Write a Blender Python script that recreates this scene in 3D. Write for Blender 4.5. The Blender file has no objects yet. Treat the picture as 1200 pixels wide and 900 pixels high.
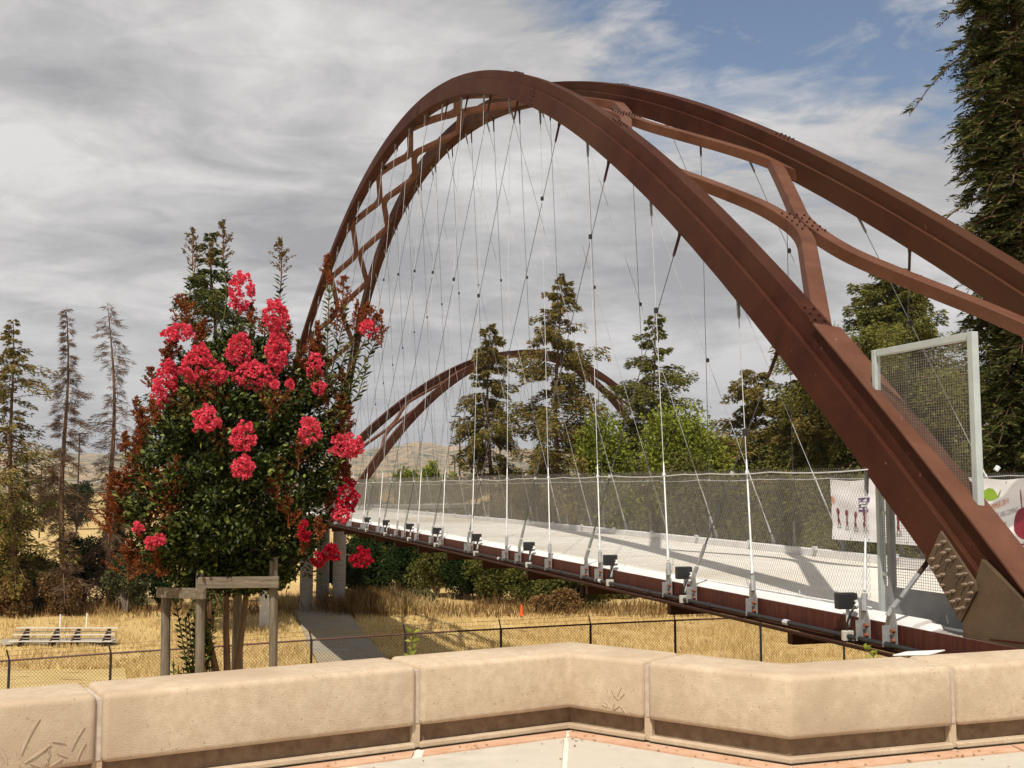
import bpy, bmesh, math, random
import numpy as np
from mathutils import Vector, Matrix
R_ = math.radians
random.seed(7); rng = np.random.default_rng(11)
scene = bpy.context.scene
C = scene.collection

# ------------------------------------------------------------------ camera (eye at the origin, looking north)
F, HOR = 1329.5, 571.9
PITCH = math.atan((HOR-450)/F)
cam_d = bpy.data.cameras.new('camera'); cam = bpy.data.objects.new('camera', cam_d); C.objects.link(cam)
cam_d.sensor_width = 36; cam_d.lens = F/1200*36; cam_d.clip_start = 0.1; cam_d.clip_end = 60000
cam.location = (0, 0, 0); cam.rotation_euler = (math.pi/2+PITCH, 0, 0); scene.camera = cam

# ------------------------------------------------------------------ bridge frame, sun, sky
TH = 0.30364; DB = 6.477
BD = np.array([-math.sin(TH), math.cos(TH)]); BN = np.array([math.cos(TH), math.sin(TH)])
sh = 0.58*BD + 0.33*BN                        # horizontal shadow travel per metre of height
SUN_EL = math.atan(1/np.hypot(*sh)); to_sun = -sh/np.hypot(*sh)
SUN_AZ = math.atan2(to_sun[0], to_sun[1])     # clockwise from +Y
sd = Vector((to_sun[0]*math.cos(SUN_EL), to_sun[1]*math.cos(SUN_EL), math.sin(SUN_EL)))
sl = bpy.data.lights.new('sun', 'SUN'); sl.energy = 5.0; sl.angle = R_(0.53); sl.color = (1.0, 0.93, 0.82)
so = bpy.data.objects.new('sun', sl); so.rotation_euler = sd.to_track_quat('Z', 'Y').to_euler(); C.objects.link(so)

world = bpy.data.worlds.new('World'); scene.world = world; world.use_nodes = True
def build_world():
    nt = world.node_tree; nt.nodes.clear(); N = nt.nodes.new; L = nt.links.new
    out = N('ShaderNodeOutputWorld'); bg = N('ShaderNodeBackground'); bg.inputs[1].default_value = 0.1
    sky = N('ShaderNodeTexSky'); sky.sky_type = 'NISHITA'; sky.sun_disc = False
    sky.sun_elevation = SUN_EL; sky.sun_rotation = SUN_AZ; sky.air_density = 1.0; sky.dust_density = 0.6
    tc = N('ShaderNodeTexCoord'); sep = N('ShaderNodeSeparateXYZ'); L(tc.outputs['Generated'], sep.inputs[0])
    def M(op, a, b=None, c=None, clamp=False):
        m = N('ShaderNodeMath'); m.operation = op; m.use_clamp = clamp
        for i, v in enumerate((a, b, c)):
            if v is None: continue
            if isinstance(v, (int, float)): m.inputs[i].default_value = v
            else: L(v, m.inputs[i])
        return m.outputs[0]
    z = M('MAXIMUM', sep.outputs[2], 0.0); den = M('ADD', z, 0.16)
    cx = M('DIVIDE', sep.outputs[0], den); cy = M('DIVIDE', sep.outputs[1], den)
    cmb = N('ShaderNodeCombineXYZ'); L(cx, cmb.inputs[0]); L(cy, cmb.inputs[1])
    def noise(scale, det, rough, dist=0.0, off=(0, 0, 0), sc=(1, 1, 1)):
        mp = N('ShaderNodeMapping'); mp.inputs['Location'].default_value = off; mp.inputs['Scale'].default_value = sc
        L(cmb.outputs[0], mp.inputs[0])
        n = N('ShaderNodeTexNoise'); n.inputs['Scale'].default_value = scale; n.inputs['Detail'].default_value = det
        n.inputs['Roughness'].default_value = rough; n.inputs['Distortion'].default_value = dist
        L(mp.outputs[0], n.inputs['Vector']); return n.outputs[0]
    big = noise(0.8, 3, .5, .3, (8.3, 4.4, 0)); mid = noise(1.7, 9, .6, .7, (0.4, 5.2, 0), (1, 1.25, 1)); fine = noise(6, 8, .62, .9, (7, 2, 0), (1, 1.3, 1))
    # opening in the cloud deck, high towards the upper right
    def vdot(v):
        d = N('ShaderNodeVectorMath'); d.operation = 'DOT_PRODUCT'; L(tc.outputs['Generated'], d.inputs[0]); d.inputs[1].default_value = v
        return d.outputs['Value']
    hv = Vector((0.285, 0.86, 0.475)).normalized(); hole = M('SUBTRACT', 1.0, vdot(hv))
    hole = M('MULTIPLY', M('SUBTRACT', 1.0, M('DIVIDE', hole, 0.058)), 1.0); hole = M('MAXIMUM', hole, 0.0)
    hole = M('MINIMUM', hole, 1.0)
    cov = M('ADD', M('MULTIPLY', mid, 0.75), M('MULTIPLY', fine, 0.25))
    cov = M('ADD', M('SUBTRACT', cov, M('MULTIPLY', hole, 0.34)), 0.07)
    cov = M('ADD', cov, M('MULTIPLY', M('SUBTRACT', 0.45, z), 0.10))
    rmp = N('ShaderNodeValToRGB'); rmp.color_ramp.elements[0].position = 0.27; rmp.color_ramp.elements[1].position = 0.40
    L(cov, rmp.inputs[0])
    # cloud brightness
    br = M('ADD', M('MULTIPLY', mid, 0.5), M('MULTIPLY', big, 0.6)); br = M('ADD', br, M('MULTIPLY', fine, 0.26)); br = M('ADD', br, M('MULTIPLY', M('SUBTRACT', mid, .5), 0.12)); br = M('SUBTRACT', br, .02)
    cr = N('ShaderNodeValToRGB'); e = cr.color_ramp.elements
    e[0].position = 0.52; e[0].color = (3.7, 3.7, 3.85, 1); e[1].position = 0.78; e[1].color = (7.8, 7.6, 7.5, 1)
    x = cr.color_ramp.elements.new(0.63); x.color = (5.3, 5.2, 5.2, 1)
    L(br, cr.inputs[0])
    # paler towards the horizon
    hz = N('ShaderNodeMix'); hz.data_type = 'RGBA'; L(M('MULTIPLY', M('SUBTRACT', 1.0, M('DIVIDE', z, 0.16, None, True), None, True), 0.75), hz.inputs[0])
    L(cr.outputs[0], hz.inputs[6]); hz.inputs[7].default_value = (5.0, 5.05, 5.25, 1)
    mx = N('ShaderNodeMix'); mx.data_type = 'RGBA'
    L(rmp.outputs[0], mx.inputs[0])
    skb = N('ShaderNodeMix'); skb.data_type = 'RGBA'; skb.blend_type = 'MULTIPLY'; skb.inputs[0].default_value = 1; L(sky.outputs[0], skb.inputs[6]); skb.inputs[7].default_value = (1.0, 1.0, 1.0, 1)
    L(skb.outputs[2], mx.inputs[6]); L(hz.outputs[2], mx.inputs[7])
    L(mx.outputs[2], bg.inputs[0]); L(bg.outputs[0], out.inputs[0])
build_world()
scene.view_settings.view_transform = 'Standard'; scene.view_settings.look = 'None'
scene.view_settings.exposure = 0.0; scene.view_settings.gamma = 1.0
scene.cycles.max_bounces = 5; scene.cycles.diffuse_bounces = 2; scene.cycles.glossy_bounces = 2
scene.cycles.transparent_max_bounces = 8; scene.cycles.volume_bounces = 0
scene.cycles.use_adaptive_sampling = True; scene.cycles.adaptive_threshold = 0.02

# ------------------------------------------------------------------ geometry helpers
def ray(px, py):
    x = (px-600)/F; u = (450-py)/F; c, s = math.cos(PITCH), math.sin(PITCH)
    return np.array([x, c-u*s, s+u*c])
def at(px, py, Y):
    r = ray(px, py); return r*(Y/r[1])
def atz(px, py, z):
    r = ray(px, py); return r*(z/r[2])
def BP(s, l, z):
    p = s*BD + (DB+l)*BN; return np.array([p[0], p[1], z])

def tag(o, label=None, cat=None, group=None, kind=None):
    if label: o['label'] = label
    if cat: o['category'] = cat
    if group: o['group'] = group
    if kind: o['kind'] = kind
    return o
def empty(name, loc=(0, 0, 0), label=None, cat=None, group=None):
    o = bpy.data.objects.new(name, None); C.objects.link(o); o.location = loc; o.empty_display_size = .2
    return tag(o, label, cat, group)
def link(name, me, mat=None, parent=None, kind=None):
    if mat and not me.materials: me.materials.append(mat)
    o = bpy.data.objects.new(name, me); C.objects.link(o)
    if parent:
        o.parent = parent; w = Vector(parent.location); pp = parent.parent
        while pp: w += Vector(pp.location); pp = pp.parent
        o.location = -w if not me.get('local') else (0, 0, 0)
    if kind: o['kind'] = kind
    return o
def np_mesh(name, V, Fc, smooth=False):
    """V (n,3); Fc list of (m,k) index arrays"""
    me = bpy.data.meshes.new(name); V = np.asarray(V, dtype=np.float32)
    if isinstance(Fc, np.ndarray): Fc = [Fc]
    Fc = [np.asarray(f, dtype=np.int32) for f in Fc if len(f)]
    me.vertices.add(len(V)); me.vertices.foreach_set('co', V.ravel())
    loops = np.concatenate([f.ravel() for f in Fc]); tot = np.concatenate([np.full(len(f), f.shape[1], np.int32) for f in Fc])
    st = np.concatenate([[0], np.cumsum(tot)[:-1]]).astype(np.int32)
    me.loops.add(len(loops)); me.loops.foreach_set('vertex_index', loops)
    me.polygons.add(len(tot)); me.polygons.foreach_set('loop_start', st); me.polygons.foreach_set('loop_total', tot)
    me.polygons.foreach_set('use_smooth', np.full(len(tot), bool(smooth)))
    me.update(calc_edges=True); me.validate(); return me
class MB:
    """collects solids, builds one mesh"""
    def __init__(self): self.V = []; self.F = {}; self.n = 0
    def add(self, V, F):
        V = np.asarray(V, float)
        for f in F: self.F.setdefault(len(f), []).append([i+self.n for i in f])
        self.V.append(V); self.n += len(V); return self
    def box8(self, P):   # P: 8 corners, bottom 4 ccw then top 4
        return self.add(P, [(3, 2, 1, 0), (4, 5, 6, 7), (0, 1, 5, 4), (1, 2, 6, 5), (2, 3, 7, 6), (3, 0, 4, 7)])
    def box(self, c, ax, ay, az):   # centre and half axis vectors
        c, ax, ay, az = [np.asarray(v, float) for v in (c, ax, ay, az)]
        P = [c-ax-ay-az, c+ax-ay-az, c+ax+ay-az, c-ax+ay-az, c-ax-ay+az, c+ax-ay+az, c+ax+ay+az, c-ax+ay+az]
        return self.box8(P)
    def abox(self, x0, y0, z0, x1, y1, z1):
        return self.box(((x0+x1)/2, (y0+y1)/2, (z0+z1)/2), ((x1-x0)/2, 0, 0), (0, (y1-y0)/2, 0), (0, 0, (z1-z0)/2))
    def tube(self, pts, r, n=6, caps=True):
        pts = [np.asarray(p, float) for p in pts]; m = len(pts)
        rs = [r]*m if isinstance(r, (int, float)) else list(r)
        ref = None; rings = []
        for i, p in enumerate(pts):
            t = pts[min(i+1, m-1)]-pts[max(i-1, 0)]; t = t/(np.linalg.norm(t)+1e-9)
            if ref is None: ref = np.array([0, 0, 1.]) if abs(t[2]) < .9 else np.array([1., 0, 0])
            a = np.cross(t, ref); a /= np.linalg.norm(a)+1e-9; b = np.cross(a, t); ref = b
            rings.append([p+rs[i]*(math.cos(2*math.pi*k/n)*a+math.sin(2*math.pi*k/n)*b) for k in range(n)])
        V = [q for rr in rings for q in rr]; Fs = []
        for i in range(m-1):
            for k in range(n):
                k2 = (k+1) % n; Fs.append((i*n+k, i*n+k2, (i+1)*n+k2, (i+1)*n+k))
        if caps: Fs.append(tuple(range(n))[::-1]); Fs.append(tuple((m-1)*n+k for k in range(n)))
        return self.add(V, Fs)
    def prism(self, poly, off):     # polygon of 3D points extruded by the vector off
        P = [np.asarray(p, float) for p in poly]; n = len(P); off = np.asarray(off, float)
        V = P+[p+off for p in P]; Fs = [tuple(range(n))[::-1], tuple(range(n, 2*n))]
        for i in range(n): j = (i+1) % n; Fs.append((i, j, n+j, n+i))
        return self.add(V, Fs)
    def sweep(self, rings, close=True):  # rings: list of equal length loops
        n = len(rings[0]); V = [q for r in rings for q in r]; Fs = []
        for i in range(len(rings)-1):
            for k in range(n):
                k2 = (k+1) % n; Fs.append((i*n+k, i*n+k2, (i+1)*n+k2, (i+1)*n+k))
        if close: Fs.append(tuple(range(n))[::-1]); Fs.append(tuple((len(rings)-1)*n+k for k in range(n)))
        return self.add(V, Fs)
    def build(self, name, mat, parent=None, bevel=0, smooth=False, kind=None, seg=2, local=False, fix=True):
        me = np_mesh(name, np.concatenate(self.V), [np.array(v) for v in self.F.values()], smooth)
        if bevel or fix:
            bm = bmesh.new(); bm.from_mesh(me)
            if bevel:
                bmesh.ops.remove_doubles(bm, verts=bm.verts, dist=1e-5)
                bmesh.ops.bevel(bm, geom=[e for e in bm.edges if len(e.link_faces) == 2 and e.calc_face_angle(0) > .5], offset=bevel, segments=seg, affect='EDGES', profile=.5, clamp_overlap=True)
            bmesh.ops.recalc_face_normals(bm, faces=bm.faces)
            bm.to_mesh(me); bm.free()
        if local: me['local'] = 1
        return link(name, me, mat, parent, kind)

# ------------------------------------------------------------------ materials
def mat(name, c1, c2=None, scale=5, rough=.7, bump=0, metal=0, detail=6, spots=None, aniso=None, spec=.4, bscale=None, c3=None, rr=None):
    m = bpy.data.materials.new(name); m.use_nodes = True; nt = m.node_tree; N = nt.nodes.new; L = nt.links.new
    b = nt.nodes['Principled BSDF']; b.inputs['Roughness'].default_value = rough; b.inputs['Metallic'].default_value = metal
    b.inputs['Specular IOR Level'].default_value = spec
    c1 = tuple(c1)+(1,)
    if c2 is None: b.inputs['Base Color'].default_value = c1
    g = N('ShaderNodeNewGeometry'); mp = N('ShaderNodeMapping'); L(g.outputs['Position'], mp.inputs[0])
    if aniso: mp.inputs['Scale'].default_value = aniso
    if c2 is not None:
        n = N('ShaderNodeTexNoise'); n.inputs['Scale'].default_value = scale; n.inputs['Detail'].default_value = detail; n.inputs['Roughness'].default_value = .62
        L(mp.outputs[0], n.inputs['Vector'])
        cr = N('ShaderNodeValToRGB'); cr.color_ramp.elements[0].position = .32; cr.color_ramp.elements[1].position = .68
        cr.color_ramp.elements[0].color = c1; cr.color_ramp.elements[1].color = tuple(c2)+(1,)
        L(n.outputs[0], cr.inputs[0]); col = cr.outputs[0]
        if c3 is not None:
            n3 = N('ShaderNodeTexNoise'); n3.inputs['Scale'].default_value = scale*.13; n3.inputs['Detail'].default_value = 5; L(mp.outputs[0], n3.inputs['Vector'])
            r3 = N('ShaderNodeValToRGB'); r3.color_ramp.elements[0].position = .45; r3.color_ramp.elements[1].position = .65; L(n3.outputs[0], r3.inputs[0])
            mx = N('ShaderNodeMix'); mx.data_type = 'RGBA'; L(r3.outputs[0], mx.inputs[0]); L(col, mx.inputs[6]); mx.inputs[7].default_value = tuple(c3)+(1,); col = mx.outputs[2]
        if spots:
            n2 = N('ShaderNodeTexNoise'); n2.inputs['Scale'].default_value = spots[0]; n2.inputs['Detail'].default_value = 3; L(g.outputs['Position'], n2.inputs['Vector'])
            r2 = N('ShaderNodeValToRGB'); r2.color_ramp.elements[0].position = spots[1]; r2.color_ramp.elements[1].position = spots[1]+.04; L(n2.outputs[0], r2.inputs[0])
            mx = N('ShaderNodeMix'); mx.data_type = 'RGBA'; L(r2.outputs[0], mx.inputs[0]); L(col, mx.inputs[6]); mx.inputs[7].default_value = tuple(spots[2])+(1,); col = mx.outputs[2]
        L(col, b.inputs['Base Color'])
        if rr:
            mr = N('ShaderNodeMapRange'); L(n.outputs[0], mr.inputs[0]); mr.inputs[3].default_value = rr[0]; mr.inputs[4].default_value = rr[1]; L(mr.outputs[0], b.inputs['Roughness'])
    if bump:
        nb = N('ShaderNodeTexNoise'); nb.inputs['Scale'].default_value = bscale or scale*6; nb.inputs['Detail'].default_value = 8; L(mp.outputs[0], nb.inputs['Vector'])
        bp = N('ShaderNodeBump'); bp.inputs['Strength'].default_value = bump; bp.inputs['Distance'].default_value = .01; L(nb.outputs[0], bp.inputs['Height']); L(bp.outputs[0], b.inputs['Normal'])
    return m
def leafmat(name, cols, rough=.45, trans=.25, spec=.5):
    m = bpy.data.materials.new(name); m.use_nodes = True; nt = m.node_tree; N = nt.nodes.new; L = nt.links.new
    b = nt.nodes['Principled BSDF']; b.inputs['Roughness'].default_value = rough; b.inputs['Specular IOR Level'].default_value = spec
    g = N('ShaderNodeNewGeometry'); cr = N('ShaderNodeValToRGB'); L(g.outputs['Random Per Island'], cr.inputs[0])
    e = cr.color_ramp.elements
    for i, c in enumerate(cols):
        p = i/(len(cols)-1)
        if i == 0: x = e[0]; x.position = 0
        elif i == len(cols)-1: x = e[len(e)-1]; x.position = 1
        else: x = e.new(p)
        x.color = tuple(c)+(1,)
    L(cr.outputs[0], b.inputs['Base Color'])
    if trans:
        t = N('ShaderNodeBsdfTranslucent'); L(cr.outputs[0], t.inputs[0]); mx = N('ShaderNodeMixShader'); mx.inputs[0].default_value = trans
        L(b.outputs[0], mx.inputs[1]); L(t.outputs[0], mx.inputs[2]); L(mx.outputs[0], nt.nodes['Material Output'].inputs[0])
    return m
M = {}
M['rust'] = mat('weathering_steel', (.029, .0062, .0024), (.060, .0155, .0065), 1.6, .75, .2, 0, spots=(14, .72, (.20, .08, .05)), spec=.15, bscale=60, c3=(.064, .025, .011))
M['rust_pale'] = mat('pale_weathering_steel', (.082, .027, .012), (.130, .051, .027), 2.2, .7, .2, 0, spots=(14, .72, (.22, .11, .07)), spec=.3, bscale=60)  # paler steel tone for the bracing struts and cover plates
M['rust_dark'] = mat('dark_weathering_steel', (.030, .010, .006), (.055, .018, .010), 4, .7, .2, 0, spec=.3, bscale=50)
M['gusset'] = mat('gusset_steel', (.06, .036, .018), (.11, .066, .036), 3, .6, .3, 0, spec=.3, bscale=60, spots=(22, .66, (.13, .085, .05)), c3=(.10, .075, .045))
M['girder'] = mat('girder_rust_streaks', (.040, .010, .006), (.105, .024, .012), 9, .65, .2, 0, aniso=(2.2, 2.2, .18), spec=.3)
M['galv'] = mat('galvanised_steel', (.50, .51, .52), (.66, .67, .68), 12, .45, 0, .25)
M['galv_dull'] = mat('dull_galvanised', (.20, .205, .21), (.33, .335, .34), 9, .6, 0, .2)
M['cable'] = mat('light_hanger_steel', (.26, .265, .27), (.40, .40, .40), 10, .45, 0, .3)
M['rod'] = mat('galvanised_rod', (.50, .50, .50), (.64, .64, .64), 10, .45, 0, .2)
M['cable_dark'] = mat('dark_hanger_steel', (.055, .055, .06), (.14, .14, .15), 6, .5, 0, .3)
M['mesh'] = mat('stainless_mesh', (.20, .185, .155), (.29, .27, .235), 6, .5, 0, .3)
M['deck'] = mat('deck_concrete', (.60, .57, .52), (.70, .67, .61), 1.2, .85, .2, 0, c3=(.50, .45, .37), spec=.2, aniso=(1, 1, 1), bscale=40)
M['curb'] = mat('curb_concrete', (.60, .58, .56), (.74, .72, .70), 3, .8, .2, 0, spec=.2)
M['black'] = mat('black_powder_coat', (.012, .012, .013), (.022, .022, .024), 10, .5)
M['alu'] = mat('grey_frame_paint', (.38, .42, .41), (.46, .50, .49), 6, .45, 0, .15)
M['panel'] = mat('grey_kick_plate', (.20, .20, .20), (.26, .26, .26), 6, .6)
M['wall'] = mat('buff_cast_concrete', (.46, .355, .245), (.57, .455, .33), 16, .85, .4, 0, spots=(48, .67, (.34, .23, .15)), spec=.2, bscale=120, c3=(.43, .325, .225))
M['plinth'] = mat('shade_toned_plinth', (.17, .11, .07), (.27, .19, .125), 14, .9, .4, 0, spec=.15, bscale=90)  # dark tone paints in the shade below the block overhang
M['joint'] = mat('pale_joint', (.42, .33, .26), (.55, .46, .38), 20, .9)
M['paver'] = mat('plaza_concrete', (.44, .40, .335), (.54, .495, .42), 7, .85, 0, 0, spec=.2, c3=(.50, .45, .375))
M['tile'] = mat('terracotta_band', (.50, .28, .17), (.60, .40, .28), 8, .8, .3, 0, spec=.2, bscale=80)
M['lime'] = mat('pale_limed_edge', (.62, .58, .50), (.72, .69, .62), 10, .8)
M['wood'] = mat('weathered_wood', (.11, .085, .06), (.24, .20, .15), 5, .85, .5, 0, aniso=(9, 9, .8), spec=.15, bscale=30)
M['woodh'] = mat('weathered_board', (.11, .085, .06), (.25, .205, .15), 5, .85, .5, 0, aniso=(.8, 9, 9), spec=.15, bscale=30)
M['woodpale'] = mat('sun_bleached_plank', (.50, .46, .39), (.62, .58, .50), 5, .9, .3, 0, aniso=(.8, 9, 9), spec=.1)
M['bark'] = mat('bark', (.10, .055, .035), (.20, .12, .08), 4, .9, .6, 0, aniso=(3, 3, .5), spec=.1, bscale=12)
M['barkgrey'] = mat('grey_bark', (.17, .14, .115), (.30, .25, .21), 4, .9, .4, 0, aniso=(3, 3, .5), spec=.1, bscale=12)
M['stem'] = mat('brown_stem', (.12, .07, .04), (.2, .12, .07), 10, .8)
M['pier'] = mat('pier_concrete', (.26, .245, .22), (.36, .34, .31), 2, .9, .3, 0, aniso=(1, 1, 4), spec=.15)
M['path'] = mat('dusty_path', (.27, .24, .20), (.36, .325, .275), 1.2, .9, .3, 0, spec=.15, c3=(.36, .28, .17))
M['white'] = mat('white_paint', (.75, .75, .74), (.82, .82, .80), 4, .6)
M['orange'] = mat('orange_plastic', (.85, .12, .03), None, rough=.5)
M['chain'] = mat('black_vinyl', (.012, .011, .012), (.03, .026, .026), 10, .5)
M['chainrust'] = mat('rusty_rail', (.05, .02, .016), (.10, .035, .02), 6, .6)
M['junction'] = mat('junction_box_metal', (.50, .48, .42), (.62, .60, .54), 12, .5, 0, .2)
M['bolt_rust'] = mat('rusty_bolt', (.16, .05, .025), (.26, .09, .05), 30, .6)
M['bolt_grey'] = mat('bolt_steel', (.20, .14, .10), (.33, .25, .19), 30, .5)
M['petal'] = leafmat('crape_petals', [(.60, .028, .065), (.76, .065, .12), (.92, .15, .21), (.84, .09, .14)], .6, .3, .2)
M['petal_deep'] = leafmat('deep_red_petals', [(.30, .005, .02), (.46, .008, .03), (.60, .02, .05)], .6, .25, .2)
M['myrtle'] = leafmat('myrtle_leaf', [(.006, .011, .002), (.010, .018, .003), (.018, .028, .004), (.034, .048, .007), (.07, .095, .015), (.21, .24, .055)], .45, .12, .18)  # palest leaf colours paint in sunlit shine on the crown
M['seed'] = leafmat('seed_panicle', [(.10, .022, .008), (.24, .045, .015), (.20, .08, .02), (.36, .10, .03)], .7, .15, .2)
M['seedgreen'] = leafmat('green_bud', [(.10, .05, .02), (.13, .12, .03), (.18, .08, .03)], .7, .15, .2)
M['redwood'] = leafmat('redwood_needles', [(.014, .022, .005), (.03, .042, .008), (.07, .08, .018), (.18, .18, .05)], .7, .15, .1)
M['brownneedle'] = leafmat('drying_needles', [(.07, .062, .014), (.16, .125, .03), (.25, .17, .05), (.19, .16, .04), (.13, .14, .032)], .8, .15, .08)
M['needle'] = leafmat('conifer_needles', [(.055, .062, .014), (.12, .125, .028), (.20, .18, .045), (.16, .17, .04)], .8, .15, .08)
M['deadtwig'] = leafmat('dead_twigs', [(.09, .055, .03), (.14, .085, .05), (.19, .125, .08)], .9, .05, .1)
M['olive'] = leafmat('olive_leaves', [(.045, .055, .010), (.085, .095, .018), (.15, .15, .034), (.13, .11, .03)], .75, .15, .1)
M['green'] = leafmat('dark_green_leaves', [(.010, .020, .005), (.02, .038, .008), (.035, .06, .013)], .75, .15, .1)
M['bright'] = leafmat('bright_green_leaves', [(.11, .13, .014), (.20, .23, .026), (.30, .33, .06)], .65, .25, .12)
M['sage'] = leafmat('grey_green_leaves', [(.06, .07, .025), (.10, .11, .04), (.14, .13, .05)], .7, .2, .2)
M['straw'] = leafmat('dry_grass', [(.52, .37, .15), (.64, .48, .21), (.76, .59, .30), (.58, .42, .18)], .8, .25, .15)
M['strawdark'] = leafmat('brown_weeds', [(.13, .07, .025), (.21, .12, .045), (.30, .19, .07)], .8, .2, .15)
M['hill'] = mat('golden_hills', (.30, .20, .10), (.42, .30, .17), .006, .95, 0, 0, spec=.05, spots=(.016, .52, (.06, .07, .035)), c3=(.20, .17, .11), aniso=(1, .5, 1))
M['housepaint'] = leafmat('far_house_walls', [(.5, .42, .35), (.65, .6, .55), (.4, .3, .25)], .8, 0, .1)
def ground_mat():
    m = mat('dry_meadow_soil', (.44, .31, .125), (.60, .45, .21), .35, .95, .5, 0, spec=.08, bscale=8, c3=(.44, .27, .11), spots=(.9, .63, (.28, .17, .07)))
    return m
M['ground'] = ground_mat()

# ------------------------------------------------------------------ setting: terrain, plaza, path, hills, haze
def gz(x, y):
    """terrain height"""
    ys = [-300, 4, 9.4, 11.5, 24, 34, 52, 60, 90, 200, 9000]
    zs = [-1.9, -1.9, -2.7, -3.0, -4.7, -5.6, -8.0, -8.2, -8.2, -8.3, -8.3]
    return np.interp(y, ys, zs)
def terrain():
    xs = np.concatenate([-np.geomspace(9000, 60, 28), np.linspace(-58, 58, 88), np.geomspace(60, 9000, 28)])
    ys = np.concatenate([np.linspace(-300, -10, 10), np.linspace(0, 110, 130), np.geomspace(113, 9000, 44)])
    X, Y = np.meshgrid(xs, ys); Z = gz(X, Y)+np.where(Y > 12, .10*np.sin(X*.7+Y*.31)*np.cos(Y*.53-X*.2)+.06*np.sin(X*1.7)*np.sin(Y*1.3), 0)*np.clip((200-Y)/100, 0, 1)*.8
    V = np.stack([X, Y, Z], -1).reshape(-1, 3); nx, ny = len(xs), len(ys)
    i = np.arange(ny-1)[:, None]*nx+np.arange(nx-1)[None]; i = i.ravel()
    me = np_mesh('meadow_ground', V, np.stack([i, i+1, i+nx+1, i+nx], 1), True)
    tag(link('meadow_ground', me, M['ground']), kind='structure')
terrain()
def hills():
    ang = np.radians(np.linspace(-42, 42, 260)); rr = np.linspace(1700, 6200, 60)
    A, Rr = np.meshgrid(ang, rr); px = 600+np.tan(A)*F
    crest = np.interp(px, [-300, 0, 60, 110, 200, 330, 430, 500, 560, 620, 760, 1000, 1120, 1180, 1260, 1500], [40, 46, 52, 48, 38, 42, 52, 60, 58, 50, 56, 66, 82, 92, 80, 60])
    nz = sum(np.sin(A*f1+p1+np.sin(Rr/k)*1.3)*a for f1, p1, k, a in ((60, 0, 300, .5), (140, 1, 210, .26), (290, 2.2, 120, .14), (520, .7, 90, .08)))
    t = (Rr-1700)/4500
    prof = np.clip(t, 0, 1)**.8
    H = (crest*(Rr*np.cos(A)*.9)/F)*prof*(1+.16*nz*(1-.6*(t > .95)))-9+(t <= 0)*-8
    V = np.stack([np.sin(A)*Rr, np.cos(A)*Rr, H], -1).reshape(-1, 3); nx = len(ang)
    i = (np.arange(len(rr)-1)[:, None]*nx+np.arange(nx-1)[None]).ravel()
    me = np_mesh('golden_hills', V, np.stack([i, i+1, i+nx+1, i+nx], 1), True)
    tag(link('golden_hills', me, M['hill']), kind='structure')
    # scattered far houses and dark tree belts at the hill foot
    mb = MB()
    for _ in range(150):
        k = random.randint(3, 22); j = random.randint(0, nx-1); v = V[k*nx+j]; w = random.uniform(5, 10)
        mb.abox(v[0]-w, v[1]-w, v[2]-2, v[0]+w, v[1]+w, v[2]+random.uniform(4, 7))
    tag(mb.build('hillside_houses', M['housepaint'], fix=False), 'tiny pale houses scattered over the lower slopes of the golden hills', 'houses', kind='stuff')
hills()

# plaza seat wall plan (front line of the cast blocks)
FA0 = np.array([-4.9, 4.58]); FC1 = np.array([.38, 7.74]); FC2 = np.array([1.62, 6.76]); FE = np.array([4.15, 7.67])
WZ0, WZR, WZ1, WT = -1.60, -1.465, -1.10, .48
def perp(a, b):
    d = (b-a)/np.linalg.norm(b-a); return np.array([-d[1], d[0]])      # towards the back (left of travel)
nA, nB, nC = perp(FA0, FC1), perp(FC1, FC2), perp(FC2, FE)
def mitre(n1, n2, t):
    m = (n1+n2); m /= np.linalg.norm(m); return m*t/(m@n1)
def plan(pts, ns, off0, off1):
    """pts front corner points with normals per segment -> (front, back) offset lists"""
    fr, bk = [], []
    for i, p in enumerate(pts):
        if i == 0: m0, m1 = ns[0]*off0, ns[0]*off1
        elif i == len(pts)-1: m0, m1 = ns[-1]*off0, ns[-1]*off1
        else: m0, m1 = mitre(ns[i-1], ns[i], off0), mitre(ns[i-1], ns[i], off1)
        fr.append(p+m0); bk.append(p+m1)
    return fr, bk
wall = empty('seat_wall', (0.4, 7.9, -1.6), 'low buff cast concrete seat wall zigzagging along the front of the plaza', 'wall')
dA = (FC1-FA0)/np.linalg.norm(FC1-FA0); dB = (FC2-FC1)/np.linalg.norm(FC2-FC1); dC = (FE-FC2)/np.linalg.norm(FE-FC2)
def onA(x): return FA0+dA*((x-FA0[0])/dA[0])
def onB(x): return FC1+dB*((x-FC1[0])/dB[0])
def onC(x): return FC2+dC*((x-FC2[0])/dC[0])
g = .016
jA0, jA1, jB, jC = onA(-2.20), onA(-.575), onB(.845), onC(2.745)
blocks = [([onA(-4.9), jA0-dA*g], [nA]), ([jA0+dA*g, jA1-dA*g], [nA]), ([jA1+dA*g, FC1, jB-dB*g], [nA, nB]),
          ([jB+dB*g, FC2, jC-dC*g], [nB, nC]), ([jC+dC*g, FE], [nC])]
def shell(pts, ns, o0, o1, z0, z1, batter=0):
    fr, bk = plan(pts, ns, o0, o1); fr2, bk2 = plan(pts, ns, o0-batter, o1)
    n = len(pts)
    # build as a strip of hexahedra sharing inner faces left out
    V = []; 
    for i in range(n):
        V += [(*fr[i], z0), (*bk[i], z0), (*bk2[i], z1), (*fr2[i], z1)]
    Fs = [(0, 1, 2, 3), tuple((n-1)*4+k for k in (3, 2, 1, 0))]
    for i in range(n-1):
        for k in range(4):
            k2 = (k+1) % 4; Fs.append((i*4+k, (i+1)*4+k, (i+1)*4+k2, i*4+k2))
    return V, Fs
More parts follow.
